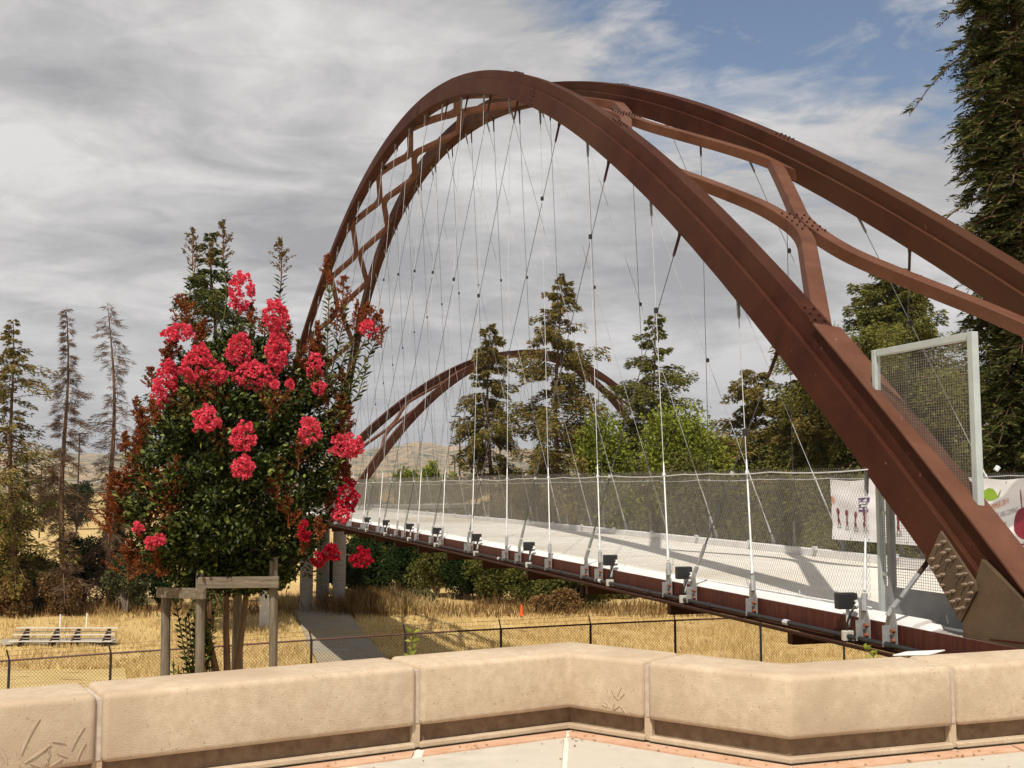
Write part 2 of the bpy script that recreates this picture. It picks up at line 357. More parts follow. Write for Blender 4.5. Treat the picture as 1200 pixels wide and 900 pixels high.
for pts, ns in blocks:
    V, Fs = shell(pts, ns, 0, WT, WZR, WZ1); o = MB().add(V, Fs).build('wall_block', M['wall'], wall, bevel=.035, seg=4)
    for p in o.data.polygons: p.use_smooth = True
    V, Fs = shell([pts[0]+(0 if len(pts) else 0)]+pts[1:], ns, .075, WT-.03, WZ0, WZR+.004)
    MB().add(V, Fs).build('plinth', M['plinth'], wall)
    V, Fs = shell(pts, ns, .012, .073, WZ0, WZ0+.030); MB().add(V, Fs).build('base_lip', M['wall'], wall, bevel=.006)
for j, dd, nn in ((jA0, dA, nA), (jA1, dA, nA), (jB, dB, nB), (jC, dC, nC)):
    mb = MB(); w = .027
    P = [(*(j-dd*w+nn*.035), WZ0), (*(j+dd*w+nn*.035), WZ0), (*(j+dd*w+nn*.12), WZ0), (*(j-dd*w+nn*.12), WZ0)]
    P += [(p[0], p[1], WZR+.05) for p in P]; mb.box8(P).build('joint_foot', M['wall'], wall, bevel=.004)
    w = .0158
    P = [(*(j-dd*w+nn*.03), WZR+.014), (*(j+dd*w+nn*.03), WZR+.014), (*(j+dd*w+nn*(WT-.03)), WZR+.014), (*(j-dd*w+nn*(WT-.03)), WZR+.014)]
    P += [(p[0], p[1], WZ1-.03) for p in P]; MB().box8(P).build('joint_filler', M['joint'], wall)
# reeds carved in the wall: raised leaf rims on two blocks
def relief(origin, dd, nn, specs, s=1.0):
    for (u, v, ang, ln, wd, curve) in specs:
        top, bot = [], []
        K = 9
        for k in range(K):
            t = k/(K-1); a = R_(ang)+curve*t
            cx = u+ln*t*math.cos(R_(ang)+curve*t*.5); cz = v+ln*t*math.sin(R_(ang)+curve*t*.5)
            w = .62*wd*math.sin(math.pi*min(1, t*.92+.08))**.8*.5
            top.append((cx-w*math.sin(a), cz+w*math.cos(a))); bot.append((cx+w*math.sin(a), cz-w*math.cos(a)))
        poly = top+bot[::-1]
        P = [(*(origin+dd*a*s+nn*(-.007)), b*s+WZR) for a, b in poly]
        MB().prism([np.array(p) for p in P], np.array([nn[0]*.012, nn[1]*.012, 0])).build('carved_reed', M['wall'], wall)
        P2 = [(*(origin+dd*(u+(a-u)*.86+.004)*s+nn*(-.0095)), (v+(b-v)*.86+.003)*s+WZR) for a, b in poly]
spec0 = [(.02, .06, 112, .10, .018, .2), (.085, .10, 78, .19, .026, -.5), (.10, .055, 28, .15, .020, .1), (.20, .03, 60, .07, .010, .3), (.215, .03, 95, .09, .010, -.2),
         (.225, .02, 30, .07, .010, -.1), (.19, .02, 150, .07, .010, .2), (.31, .06, 150, .06, .014, .1), (.30, .13, 155, .07, .014, .4), (.33, .09, 75, .13, .012, -.5), (.36, .03, 82, .10, .014, -.6), (-.05, .02, 120, .14, .022, .1)]
relief(jA0-dA*.47, dA, nA, spec0, 1.0)
spec1 = [(.06, .12, 110, .06, .010, .3), (.08, .12, 70, .07, .010, -.3), (.09, .10, 135, .05, .009, .1), (.10, .11, 55, .05, .009, -.4), (.02, .04, 120, .05, .008, .2), (.04, .03, 70, .05, .008, -.2),
         (.05, .035, 30, .05, .008, 0), (.15, .02, 130, .07, .010, .2), (.17, .015, 95, .04, .008, .2), (.0, .045, 160, .04, .008, 0)]
relief(onB(.62), dB, nB, spec1, 1.0)

def plaza():
    sub = MB().prism([(-40, -20, -1.72), (30, -20, -1.72), (30, 8.9, -1.72), (4.6, 8.0, -1.72), (*FE, -1.72), (*(FC2+mitre(nB, nC, .2)), -1.72), (*(FC1+mitre(nA, nB, .2)), -1.72), (*(FA0+nA*.2), -1.72), (-40, -12, -1.72)], (0, 0, .105)).build('plaza_base', M['lime'])
    tag(sub, kind='structure')
    z = -1.60
    # terracotta band following the wall, laid in lengths
    edge = [FA0-dA*6, FC1, FC2, FE+dC*.5]; ns = [nA, nB, nC]
    a0, b0 = plan(edge, ns, -.06+.045, -.155)
    for k in range(3):
        A0, A1, B0, B1 = a0[k], a0[k+1], b0[k], b0[k+1]; L_ = np.linalg.norm(A1-A0); n = max(1, int(L_/1.1))
        for i in range(n):
            t0, t1 = i/n+(.003 if i else .002), (i+1)/n-(.003 if i < n-1 else .002)
            P = [A0+(A1-A0)*t0, A0+(A1-A0)*t1, B0+(B1-B0)*t1, B0+(B1-B0)*t0]
            P = [(*p, z-.035) for p in P]; MB().prism(P, (0, 0, .031+random.uniform(0, .002))).build('terracotta_band', M['tile'], sub)
    # limed strip and radial slabs
    c0, d0 = plan(edge, ns, .075-.285, .075-.30)
    far = plan(edge, ns, -.19, -1.55)[1]; far2 = plan(edge, ns, -.19, -3.2)[1]; near0 = plan(edge, ns, -.19, -1)[0]
    for k in range(3):
        for A, B in ((near0, far), (far, far2)):
            A0, A1, B0, B1 = A[k], A[k+1], B[k], B[k+1]
            L_ = np.linalg.norm(A1-A0); n = max(1, int(round(L_/1.45)))
            for i in range(n):
                t0, t1 = i/n+.003, (i+1)/n-.003
                P = [A0+(A1-A0)*t0, A0+(A1-A0)*t1, B0+(B1-B0)*t1, B0+(B1-B0)*t0]
                if B is far2: P = [p+(-ns[k])*.012 for p in P]
                MB().prism([(*p, z-.04) for p in P], (0, 0, .036+random.uniform(0, .002))).build('paving_slab', M['paver'], sub)
plaza()
def litter():
    g_ = np.random.default_rng(4); n = 110; t = g_.random(n); X = -2.2+t*5.2
    yf = np.interp(X, [-4.9, .38, 1.62, 4.15], [4.58, 7.74, 6.76, 7.67]); Y = yf-.03-g_.exponential(.22, n)
    P = np.stack([X, Y, np.full(n, -1.598)], 1); D_ = np.stack([g_.normal(size=n), g_.normal(size=n), g_.uniform(0, .15, n)], 1)
    o = foliage('dry_leaf_litter', [leaves(P, D_, np.tile([0., 0, 1.], (n, 1)), g_.uniform(.012, .035, n), g_.uniform(.008, .018, n), .2)], M['strawdark'], None, 'stuff')
    tag(o, 'scattered small dry leaves on the paving along the wall foot', 'leaf litter')

def path():
    pts = [(352, 721, 7.0), (405, 718, 0)]
    P = []
    L0, L1 = atz(347, 719, -8.14), atz(372, 782, -8.1); R0, R1 = atz(408, 719, -8.14), atz(458, 782, -8.1)
    rows = 14; V = []; Fs = []
    for i in range(rows+1):
        t = i/rows*1.5-.2; a = L0+(L1-L0)*t; b = R0+(R1-R0)*t
        for k in range(5):
            q = a+(b-a)*k/4; V.append((q[0], q[1], float(gz(q[0], q[1]))+.13))
    for i in range(rows):
        for k in range(4): Fs.append((i*5+k, i*5+k+1, i*5+k+6, i*5+k+5))
    tag(MB().add(V, Fs).build('service_path', M['path']), kind='structure')
path()

# ------------------------------------------------------------------ arch maths
class Span:
    def __init__(s, P, S0, S1, R, p, zb, W, al, w, dep, up=.24):
        s.P, s.S0, s.S1, s.R, s.p, s.zb, s.W, s.al, s.w, s.dep, s.up = P, S0, S1, R, p, zb, W, al, w, dep, up
    def h(s, x): t = (x-(s.S0+s.S1)/2)/((s.S1-s.S0)/2); return s.R*(1-abs(t)**s.p)
    def fr(s, x, side):
        """origin (outer top edge), tangent, up, inward lateral"""
        e = .02; h0, h1 = s.h(x-e), s.h(x+e); dh = (h1-h0)/(2*e); L = math.hypot(1, dh); ts, th = 1/L, dh/L
        sa, ca = math.sin(s.al), math.cos(s.al); h = s.h(x)
        sg = 1 if side == 0 else -1; l0 = 0 if side == 0 else s.W
        O = s.P(x, l0+sg*h*sa, s.zb+h*ca)
        def vec(a, b, c): return s.P(a, b, c)-s.P(0, 0, 0)
        T = vec(ts, sg*th*sa, th*ca); U = vec(-th, sg*ts*sa, ts*ca); B = vec(0, sg*ca, -sa)
        return O, T, U, B
    def mid(s, x, l, off=0):
        """point on the bracing surface: l across"""
        h = s.h(x); e = .02; dh = (s.h(x+e)-s.h(x-e))/(2*e); L = math.hypot(1, dh)
        hh = h+off/L; return s.P(x-dh/L*off, l, s.zb+h*math.cos(s.al)+off/L)
S1 = Span(BP, 5.982, 81.104, 15.94, 2.0336, -2.463, 5.685, .1069, .36, .375)
H2 = .68546; O2 = np.array([-12.671, 82.861])
D2 = np.array([math.sin(H2), math.cos(H2)]); N2 = np.array([math.cos(H2), -math.sin(H2)])
def BP2(s, l, z): p = O2+s*D2+(l-6.0648)*N2; return np.array([p[0], p[1], z])
S2 = Span(BP2, 0, 56.25, 15.283, 2.03, -2.463, 6.0648, .1496, .36, .40)

def rib(sp, side, parent, n=84, seams=()):
    xs = [sp.S0+(sp.S1-sp.S0)*i/n for i in range(n+1)]
    rings, rings2 = [], []
    for x in xs:
        O, T, U, B = sp.fr(x, side)
        rings.append([O-U*sp.dep, O-U*sp.dep+B*sp.w, O+B*sp.w, O])
        rings2.append([O-U*.02+B*.055, O-U*.02+B*(sp.w-.055), O+U*sp.up+B*(sp.w-.055), O+U*sp.up+B*.055])
    r = MB().sweep(rings).build('arch_rib', M['rust'], parent, bevel=.008, seg=1)
    r2 = MB().sweep(rings2).build('top_chord', M['rust'], r, bevel=.006, seg=1)
    return r
def member(sp, knots, parent, w=.23, d=.19, name='bracing_strut'):
    """knots: list of (s,l) smoothed; box section lying in the arch surface"""
    K = [np.array(k, float) for k in knots]
    pts = []
    # quadratic smoothing: chaikin
    P = K
    for _ in range(3):
        Q = [P[0]]
        for i in range(len(P)-1): Q += [P[i]*.75+P[i+1]*.25, P[i]*.25+P[i+1]*.75]
        Q.append(P[-1]); P = Q
    rings = []; W3 = [sp.mid(a, b, 0) for a, b in P]
    for i, (a, b) in enumerate(P):
        t = W3[min(i+1, len(P)-1)]-W3[max(i-1, 0)]; t /= np.linalg.norm(t)
        u = sp.mid(a, b, .3)-sp.mid(a, b, 0); u /= np.linalg.norm(u); v = np.cross(t, u); v /= np.linalg.norm(v)
        c = W3[i]-u*.275
        rings.append([c-v*w/2-u*d/2, c+v*w/2-u*d/2, c+v*w/2+u*d/2, c-v*w/2+u*d/2])
    return MB().sweep(rings).build(name, M['rust_pale'], parent, bevel=.012, seg=1)
def bracing(sp, nodes, parent, a=4.0, b=3.6, bolts=True):
    for sn, cl in nodes:
        cl = cl if cl else sp.W/2
        def near(x): return sp.h(x)*math.sin(sp.al)+sp.w*.6
        def far(x): return sp.W-sp.h(x)*math.sin(sp.al)-sp.w*.6
        g = .13
        def mixk(A_, B_, t): return (A_[0]+(B_[0]-A_[0])*t, A_[1]+(B_[1]-A_[1])*t)
        n0, n1 = (sn-.25, cl-g-.0), (sn-a, near(sn-a)); f0, f1 = (sn+.25, cl+g+.0), (sn+a-.3, far(sn+a-.3))
        k1 = [(sn+b+.4, near(sn+b+.4)), (sn+b-.8, near(sn+b-.8)+.2), (sn+1.1, cl-g-.22), (sn+.45, cl-g), n0, mixk(n0, n1, .22), mixk(n0, n1, .6), n1]
        k2 = [f1, mixk(f0, f1, .6), mixk(f0, f1, .22), f0, (sn-.45, cl+g), (sn-1.1, cl+g+.22), (sn-b+.8, far(sn-b+.8)-.2), (sn-b-.4, far(sn-b-.4))]
        m1 = member(sp, k1, parent); m2 = member(sp, k2, parent)
        if bolts:
            mb = MB()
            for side_, x0 in ((1, sn+.05),):
                for i in range(5):
                    for j in range(4):
                        c = sp.mid(x0-.28+i*.14, cl-.2+j*.13, -.18); u = sp.mid(x0, cl, .3)-sp.mid(x0, cl, 0); u /= np.linalg.norm(u)
                        mb.tube([c, c+u*.028], .017, 6)
            for fx, side in ((sn-a+.35, 0), (sn+a-.6, 1)):
                for i in range(4):
                    for j in range(2):
                        O, T, U, B = sp.fr(fx+i*.12, side)
                        c = O+U*(sp.up)+B*(.1+j*.12); mb.tube([c, c+U*.03], .017, 6)
            o = mb.build('node_bolts', M['rust_dark'], m1, fix=False, kind='stuff')

def splices(sp, side, r, xs):
    for x in xs:
        for dx in (-.006,):
            rings = []
            for xx in (x-.012, x+.012):
                O, T, U, B = sp.fr(xx, side); e_ = .006
                rings.append([O-U*(sp.dep+e_)-B*e_, O-U*(sp.dep+e_)+B*(sp.w+e_), O+B*(sp.w+e_)+U*e_, O-B*e_+U*e_])
            MB().sweep(rings).build('weld_seam', M['rust_dark'], r)
        mb = MB(); O, T, U, B = sp.fr(x, side)
        for i in (-.16, -.08, .08, .16):
            for j in (.05, .14, .23, .32):
                c = O+T*i-U*j; mb.tube([c+B*.002, c-B*.022] if side == 0 else [c+B*(sp.w-.002), c+B*(sp.w+.022)], .014, 6)
        mb.build('splice_bolts', M['rust_dark'], r, fix=False, kind='stuff')
bridge = empty('arch_footbridge', BP(43.5, 2.8, -1.5), 'long rust brown arch footbridge with inward leaning ribs crossing the picture', 'bridge')
ra = rib(S1, 0, bridge); rb = rib(S1, 1, bridge)
splices(S1, 0, ra, (22.9, 36.5, 50.6, 64)); splices(S1, 1, rb, (22.9, 36.5, 50.6, 64))
bracing(S1, [(14.74, None), (21.5, None), (28.4, None), (35.6, None), (42.9, None), (49.2, None), (55.4, None), (61.3, None), (67.3, None), (73.2, None)], bridge)
# portal ends: cover plate over the lower part of the near and far ribs
for side in (0, 1):
    rings = []
    for i in range(13):
        x = 6.3+(11.1-6.3)*i/12; O, T, U, B = S1.fr(x, side)
        rings.append([O+U*(S1.up+.003)+B*.0, O+U*(S1.up+.003)+B*.36, O+U*(S1.up+.03)+B*.36, O+U*(S1.up+.03)+B*.0])
    MB().sweep(rings).build('cover_plate', M['rust_pale'], bridge, bevel=.005, seg=1)
# near rib foot: splice plate, gusset, bolts, on the outer face plane
O, T, U, B = S1.fr(8.3, 0)
def onface(px, py, off):
    r = ray(px, py); n = B/np.linalg.norm(B); return r*(((O-n*off)@n)/(r@n))
nB_ = B/np.linalg.norm(B)
pl = [onface(*q, .004) for q in ((1105, 622), (1089, 658), (1128, 730), (1147, 693), (1146, 683))]
spl = MB().prism(pl, -nB_*.028).build('splice_plate', M['gusset'], bridge, bevel=.004, seg=1)
for (zx, zy) in [(205, 235), (237, 215), (235, 280), (264, 262), (170, 315), (168, 370), (197, 360), (264, 325), (296, 305), (203, 418), (231, 408), (330, 362), (330, 408), (362, 402), (228, 470), (360, 465), (398, 458), (260, 515), (290, 505), (395, 515), (290, 565), (322, 553), (322, 610), (355, 600), (380, 555)]:
    c = onface(1060+zx/5, 590+zy/5+2, .032); m_ = MB(); m_.tube([c, c-nB_*.018], .0175, 6); m_.tube([c-nB_*.017, c-nB_*.042], .0095, 6)
    m_.build('bolt', M['bolt_grey'], spl, fix=False)
gp = [onface(*q, .006) for q in ((1128.5, 729), (1128, 800), (1290, 800), (1236, 740), (1150, 655))]
MB().prism(gp, nB_*.05+0).build('foot_gusset', M['gusset'], bridge, bevel=.003, seg=1)
gp = [onface(*q, .03) for q in ((1166, 749), (1166, 751.5), (1215, 757), (1215, 754))]
MB().prism(gp, -nB_*.05).build('foot_stiffener', M['rust'], bridge)

# deck
def camb(s): return .1194*(1-((s-43.54)/37.56)**2)
def deckstrip(sp_P, sa, sb, prof, name, m, parent, n=40, bevel=0):
    rings = [[sp_P(sa+(sb-sa)*i/n, l, z+cz_) for l, z in prof] for i in range(n+1) for cz_ in [camb(sa+(sb-sa)*i/n)]]
    return MB().sweep(rings).build(name, m, parent, bevel=bevel, seg=1)
W = S1.W; SA, SB = 7.35, 84
for i in range(28):   # deck slab in casting lengths
    a = SA+(SB-SA)*i/28+.008; b = SA+(SB-SA)*(i+1)/28-.008
    deckstrip(BP, a, b, [(.29, -1.46), (W-.29, -1.46), (W-.29, -1.35), (.29, -1.35)], 'deck_slab', M['deck'], bridge, 4)
deckstrip(BP, 8.78, SB, [(.03, -1.45), (.285, -1.45), (.285, -1.22), (.22, -1.20), (.06, -1.235), (.03, -1.26)], 'kerb', M['curb'], bridge, 40)
deckstrip(BP, SA, 8.77, [(.12, -1.45), (.285, -1.45), (.285, -1.27), (.12, -1.28)], 'kerb', M['pier'], bridge, 3)
deckstrip(BP, 8.62, 8.775, [(.06, -1.45), (.285, -1.45), (.285, -1.235), (.20, -1.225), (.10, -1.25), (.06, -1.27)], 'kerb', M['curb'], bridge, 3, .03)
deckstrip(BP, SA, SB, [(W-.285, -1.45), (W-.03, -1.45), (W-.03, -1.235), (W-.22, -1.20), (W-.285, -1.22)], 'kerb', M['curb'], bridge, 40)
for s_, l0, l1, lf0, lf1 in ((0, 0, .026, -.10, .02), (1, W-.026, W, W-.02, W+.10)):
    gd = deckstrip(BP, SA, SB, [(l0, -1.475), (l1, -1.475), (l1, -1.262), (l0, -1.262)], 'edge_girder', M['girder'], bridge)
    deckstrip(BP, SA, SB, [(lf0, -1.497), (lf1, -1.497), (lf1, -1.478), (lf0, -1.478)], 'girder_flange', M['rust'], bridge)
    deckstrip(BP, SA, SB, [(lf0-.05*(1-2*s_), -1.53), (lf0+.02, -1.53), (lf0+.02, -1.512), (lf0-.05*(1-2*s_), -1.512)], 'girder_flange', M['rust_dark'], bridge)
deckstrip(BP, SA, SB, [(.3, -1.56), (W-.3, -1.56), (W-.3, -1.465), (.3, -1.465)], 'deck_soffit', M['rust_dark'], bridge)
for i in range(26):
    x = SA+.5+i*3.0; mb = MB(); mb.box8([BP(x-.05, .03, -1.66), BP(x+.05, .03, -1.66), BP(x+.05, W-.03, -1.66), BP(x-.05, W-.03, -1.66), BP(x-.05, .03, -1.565+camb(x)), BP(x+.05, .03, -1.565+camb(x)), BP(x+.05, W-.03, -1.565+camb(x)), BP(x-.05, W-.03, -1.565+camb(x))])
    mb.build('cross_beam', M['rust_dark'], bridge)
# conduits along the girder
for l_, z_, r_, m_ in ((-.10, -1.435, .024, 'black'), (-.15, -1.50, .012, 'rust_dark')):
    MB().tube([BP(x, l_, z_+camb(x)) for x in np.linspace(SA-.4, 80, 50)], r_, 8).build('conduit', M[m_], bridge, smooth=True)
for x in np.arange(8.9, 44, 1.75):
    MB().tube([BP(x, -.10, -1.435+camb(x)), BP(x+.09, -.10, -1.435+camb(x))], .031, 8).build('conduit_coupling', M['galv'] if int(x*4) % 3 == 0 else M['black'], bridge)

# hangers
HL = [9.4, 11.5, 13.7, 16.1, 18.4, 20.9, 23.4, 26, 28.6, 31.2, 33.9, 36.6, 39.4, 42.3, 45.2, 48.1, 51, 53.9, 56.9, 60.1, 63.4, 67, 70.4, 74.1, 78.1]
HT = [9.8, 12.9, 16.1, 19.4, 22.7]+[22.7+(62.5-22.7)*(k+1)/15 for k in range(15)]+[65.9, 69, 72.3, 75.4, 78.45]
HB = [(87.09-l, 87.09-t) for l, t in zip(HL, HT)]; HA = list(zip(HL, HT))
def rib_bottom(sp, x, side):
    O, T, U, B = sp.fr(x, side); return O-U*sp.dep+B*sp.w/2, T, U, B
def lug_mesh(sl, out, zoff):
    mb = MB()
    for dx in (-.045, .045):
        P = [(dx-.008, -1.47), (dx+.10 if dx > 0 else dx+.008, -1.47)]
    return mb
for side in (0, 1):
    lout = -.035 if side == 0 else W+.035; sg = -1 if side == 0 else 1
    for kind, HH in (('A', HA), ('B', HB)):
        for (sl_, st_) in HH:
            if st_ < 8.55: continue
            top, T, U, Bv = rib_bottom(S1, st_, side)
            zc = camb(sl_); foot = BP(sl_, lout, -1.20+zc+.06)
            v = top-foot; L_ = np.linalg.norm(v); v /= L_
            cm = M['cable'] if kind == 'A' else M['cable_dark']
            rodL = min(1.55, L_*.4)
            mb = MB(); mb.tube([foot+v*rodL, foot+v*(L_-.25)], .0068, 5, False)
            hg = mb.build('hanger', cm, bridge, smooth=True, fix=False)
            hg_r = MB().tube([foot+v*.42, foot+v*rodL, foot+v*(rodL+.06)], [.012, .012, .008], 7, False).build('hanger_rod', M['rod'] if kind == 'A' else cm, hg, smooth=True, fix=False)
            MB().tube([foot+v*.16, foot+v*.43], .019 if kind == 'A' else .024, 8).build('turnbuckle', M['galv'] if kind == 'A' else M['galv_dull'], hg)
            tb = MB(); tb.tube([top+U*.02, top-v*.1, top-v*.14, top-v*.42, top-v*.46], [.03, .034, .024, .022, .012], 8)
            tb.box(top-v*.03, T*.07, Bv*.014, U*.05); tb.build('top_socket', M['rust_dark'] if kind == 'B' else M['galv_dull'], hg)
            # lug plate on the girder
            s_ = BD if True else 0; dd = np.array([BD[0], BD[1], 0]); oo = np.array([BN[0], BN[1], 0])*sg; zz = np.array([0, 0, 1.])
            base = BP(sl_, 0 if side == 0 else W, 0)
            tl = 1 if kind == 'A' else -1
            lm = MB()
            prof = [(-.085, -1.455), (.085, -1.455), (.085, -1.27), (.05+.02*tl, -1.10), (-.03+.02*tl, -1.10), (-.085, -1.27)]
            lm.prism([base+dd*a+oo*.03+zz*(b+zc) for a, b in prof], oo*.012)
            lm.box(base+dd*.0+oo*.085+zz*(-1.36+zc), dd*.007, oo*.045, zz*.095)
            lg = lm.build('lug_plate', M['galv_dull'], bridge)
            if side == 0 and sl_ < 32:
                for a in (-.05, .05):
                    for b in (-1.40, -1.31):
                        c = base+dd*a+oo*.042+zz*(b+zc); q = MB().tube([c, c+oo*.035], .022, 6).build('bolt', M['bolt_rust'], lg, fix=False)
            # clevis over the lug
            MB().tube([foot-v*.05, foot+v*.13], .029, 8).build('clevis', M['galv_dull'], hg, fix=False)
            # fence clip
            tfc = (.02+1.2+zc*0+.18)  # height of mesh top above kerb line
            q = foot+v*((.18-foot[2])/v[2]) if v[2] > 0 else foot
            MB().tube([q-v*.022, q+v*.022], .024, 8).build('fence_clip', M['galv'], hg, fix=False)
    # crossing clamps
    for i, (la, ta) in enumerate(HA):
        best = None
        for (lb, tb_) in HB:
            pa0, pa1 = np.array([la, -1.14]), np.array([ta, S1.zb+S1.h(ta)*math.cos(S1.al)-.375]); pb0, pb1 = np.array([lb, -1.14]), np.array([tb_, S1.zb+S1.h(tb_)*math.cos(S1.al)-.375])
            A_ = np.array([pa1-pa0, -(pb1-pb0)]).T
            if abs(np.linalg.det(A_)) < 1e-6: continue
            u_ = np.linalg.solve(A_, pb0-pa0)
            if 0.12 < u_[0] < .95 and .12 < u_[1] < .95:
                p0 = BP(la, lout, -1.14+camb(la)); p1 = rib_bottom(S1, ta, side)[0]; q = p0+(p1-p0)*u_[0]
                if best is None or abs(u_[0]-.62) < abs(best[0]-.62): best = (u_[0], q)
        if best is not None:
            q = best[1]; MB().tube([q-np.array([0, 0, .05]), q-np.array([0, 0, .035]), q+np.array([0, 0, .035]), q+np.array([0, 0, .05])], [.01, .034, .034, .01], 8).build('crossing_clamp', M['black'], bridge, fix=False)

# mesh fences along both kerbs
def wires(p0f, L_, H_, pitch, slope, r, seg=3, sag=None):
    """diagonal wires in a strip: returns vertices and quads; p0f(u,v)->point, u along, v up"""
    Vs = []; Fs = []; n = 0
    run = H_*slope
    for sgn in (1, -1):
        k0 = np.arange(-run, L_, pitch)
        for u0 in k0:
            a, b = u0, u0+run; v0, v1 = 0., H_
            if a < 0: v0 = (0-a)/run*H_; a = 0
            if b > L_: v1 = H_*(L_-u0)/run; b = L_
            if v1 <= v0: continue
            if sgn < 0: v0, v1 = H_-v0, H_-v1
            Vs.append((a, v0, b, v1))
    return np.array(Vs)
def wire_mesh(segs, P, out, r, name, m, parent, scale=None):
    A = np.stack([P(a, v) for a, v in segs[:, :2]]); Bq = np.stack([P(a, v) for a, v in segs[:, 2:]])
    t = Bq-A; t /= np.linalg.norm(t, axis=1, keepdims=True)+1e-9; n1 = np.tile(out, (len(A), 1)); n2 = np.cross(t, n1)
    V = []; 
    for k in range(3):
        a = 2*math.pi*k/3; o = (math.cos(a)*n1+math.sin(a)*n2)*r; V += [A+o, Bq+o]
    n = len(A); V = np.concatenate(V); i = np.arange(n); Fs = []
    for k in range(3):
        k2 = (k+1) % 3; Fs.append(np.stack([i+2*k*n, i+(2*k+1)*n, i+(2*k2+1)*n, i+2*k2*n], 1))
    me = np_mesh(name, V, np.concatenate(Fs)); return link(name, me, m, parent, 'stuff')
for l_ in (.20, W-.26):
    a, b = (9.62, 80.5) if l_ < 1 else (7.6, 80.5)
    segs = wires(None, b-a, 1.36, .046, .62, .001)
    cuts = []
    wire_mesh(segs, lambda u, v: BP(a+u, l_, -1.18+camb(a+u)+v*(1+0)), np.array([*BN, 0]), .00145 if l_ < 1 else .0020, 'wire_mesh', M['mesh'], bridge)
    for zt in (-1.18, .18):
        pts = []
        xs = sorted(set(HL+[h[0] for h in HB])) if zt > 0 else [a, b]
        xs = [a]+[x for x in xs if a < x < b]+[b]
        for i in range(len(xs)-1):
            for k in range(4 if zt > 0 else 1):
                t = k/4; x = xs[i]+(xs[i+1]-xs[i])*t; sg_ = -.028*min(1, (xs[i+1]-xs[i])/2.5)*4*t*(1-t); pts.append(BP(x, l_, zt+sg_+camb(x)*(0 if zt > 0 else 1)+ (0.0)))
        pts.append(BP(xs[-1], l_, zt+camb(xs[-1])*(0 if zt > 0 else 1)))
        MB().tube(pts, .008, 5).build('edge_cable', M['galv'], bridge, smooth=True, fix=False)
# little kerb brackets of the far fence
for x in np.arange(9, 60, 2.45):
    MB().box(BP(x, W-.32, -1.19+camb(x)), BD.tolist()+[0] if False else np.array([BD[0], BD[1], 0])*.05, np.array([BN[0], BN[1], 0])*.03, (0, 0, .035)).build('kerb_bracket', M['galv'], bridge)
for x in np.arange(8.5, 60, 1.2):  # rope loops on the near kerb
    MB().tube([BP(x, .2, -1.20+camb(x)), BP(x+.02, .2, -1.13+camb(x))], .006, 5).build('kerb_pin', M['galv'], bridge, fix=False)

# flood lights at the near kerb
def sx(px):
    lo, hi = 7., 75.
    for _ in range(50):
        m_ = (lo+hi)/2; p = BP(m_, 0, -1.1); c, s = math.cos(PITCH), math.sin(PITCH); x = 600+F*p[0]/(p[1]*c+p[2]*s)
        if x > px: lo = m_
        else: hi = m_
    return (lo+hi)/2
flab = ['black square floodlight nearest the concrete wall, beside the first hanger foot', 'second black floodlight from the wall, on the near kerb', 'third black floodlight from the wall, on the near kerb', 'fourth black floodlight from the wall, on the near kerb',
        'fifth black floodlight from the wall, on the near kerb', 'sixth black floodlight from the wall, on the near kerb', 'small black floodlight seventh from the wall along the near kerb', 'tiny black floodlight eighth from the wall along the near kerb', 'farthest black floodlight, close to the red flowers']
proto = None
D3 = np.array([BD[0], BD[1], 0]); N3 = np.array([BN[0], BN[1], 0])
for i, px in enumerate((999, 807, 720, 624, 562, 515, 483, 455, 433)):
    s_ = sx(px); base = BP(s_, -.06, -1.36+camb(s_))
    if proto is None:
        e = empty('floodlight', (0, 0, 0)); 
        bx = MB(); face = (D3*.35-N3*.94)
        fx = np.array([1., 0, 0]); fy = np.array([0, 1., 0])
        bx.box((0, .03, .29), fx*.118, fy*.055, np.array([0, 0, .09])); b_ = bx.build('lamp_housing', M['black'], e, bevel=.012, local=True)
        fin = MB()
        for k in range(6): fin.box((-.09+k*.036, .10, .29), fx*.004, fy*.025, np.array([0, 0, .085]))
        fin.build('cooling_fins', M['black'], b_, local=True)
        MB().tube([(.09, -.03, .27), (.06, -.07, .24), (0, -.07, .16), (-.03, -.05, .05), (-.03, -.04, -.06)], .013, 8).build('flexible_conduit', M['black'], e, smooth=True, local=True)
        MB().tube([(.085, -.035, .30), (.10, -.04, .26), (.06, -.075, .235)], .02, 8).build('cable_gland', M['white'], e, local=True)
        MB().box((-.03, -.055, -.085), fx*.06, fy*.035, np.array([0, 0, .055])).build('junction_box', M['junction'], e, bevel=.006, local=True)
        MB().box((.02, .03, .10), fx*.02, fy*.01, np.array([0, 0, .10])).build('bracket', M['galv'], e, local=True)
        proto = e; o = e
    else:
        o = proto.copy(); C.objects.link(o)
        for ch in proto.children:
            c = ch.copy(); C.objects.link(c); c.parent = o
            for gch in ch.children: c2 = gch.copy(); C.objects.link(c2); c2.parent = c
    o.location = base; o.scale = (.86, .86, .86); o.rotation_euler = (0, 0, TH*.55); tag(o, flab[i], 'floodlight', 'floodlights along the near kerb')

# piers under the far end
pbl = bridge
for i, px in enumerate((358.5, 377.5, 397)):
    b_ = at(px, 716-i*.5, 76+(i == 1)*1.2); mb = MB(); r_ = .43
    mb.tube([(b_[0], b_[1], -8.4), (b_[0], b_[1], -1.7)], r_, 18).build('pier_column', M['pier'], bridge)
MB().box(BP(79.5, 3.9, -1.85), D3*.5, N3*2.6, (0, 0, .22)).build('pier_cap', M['pier'], bridge)

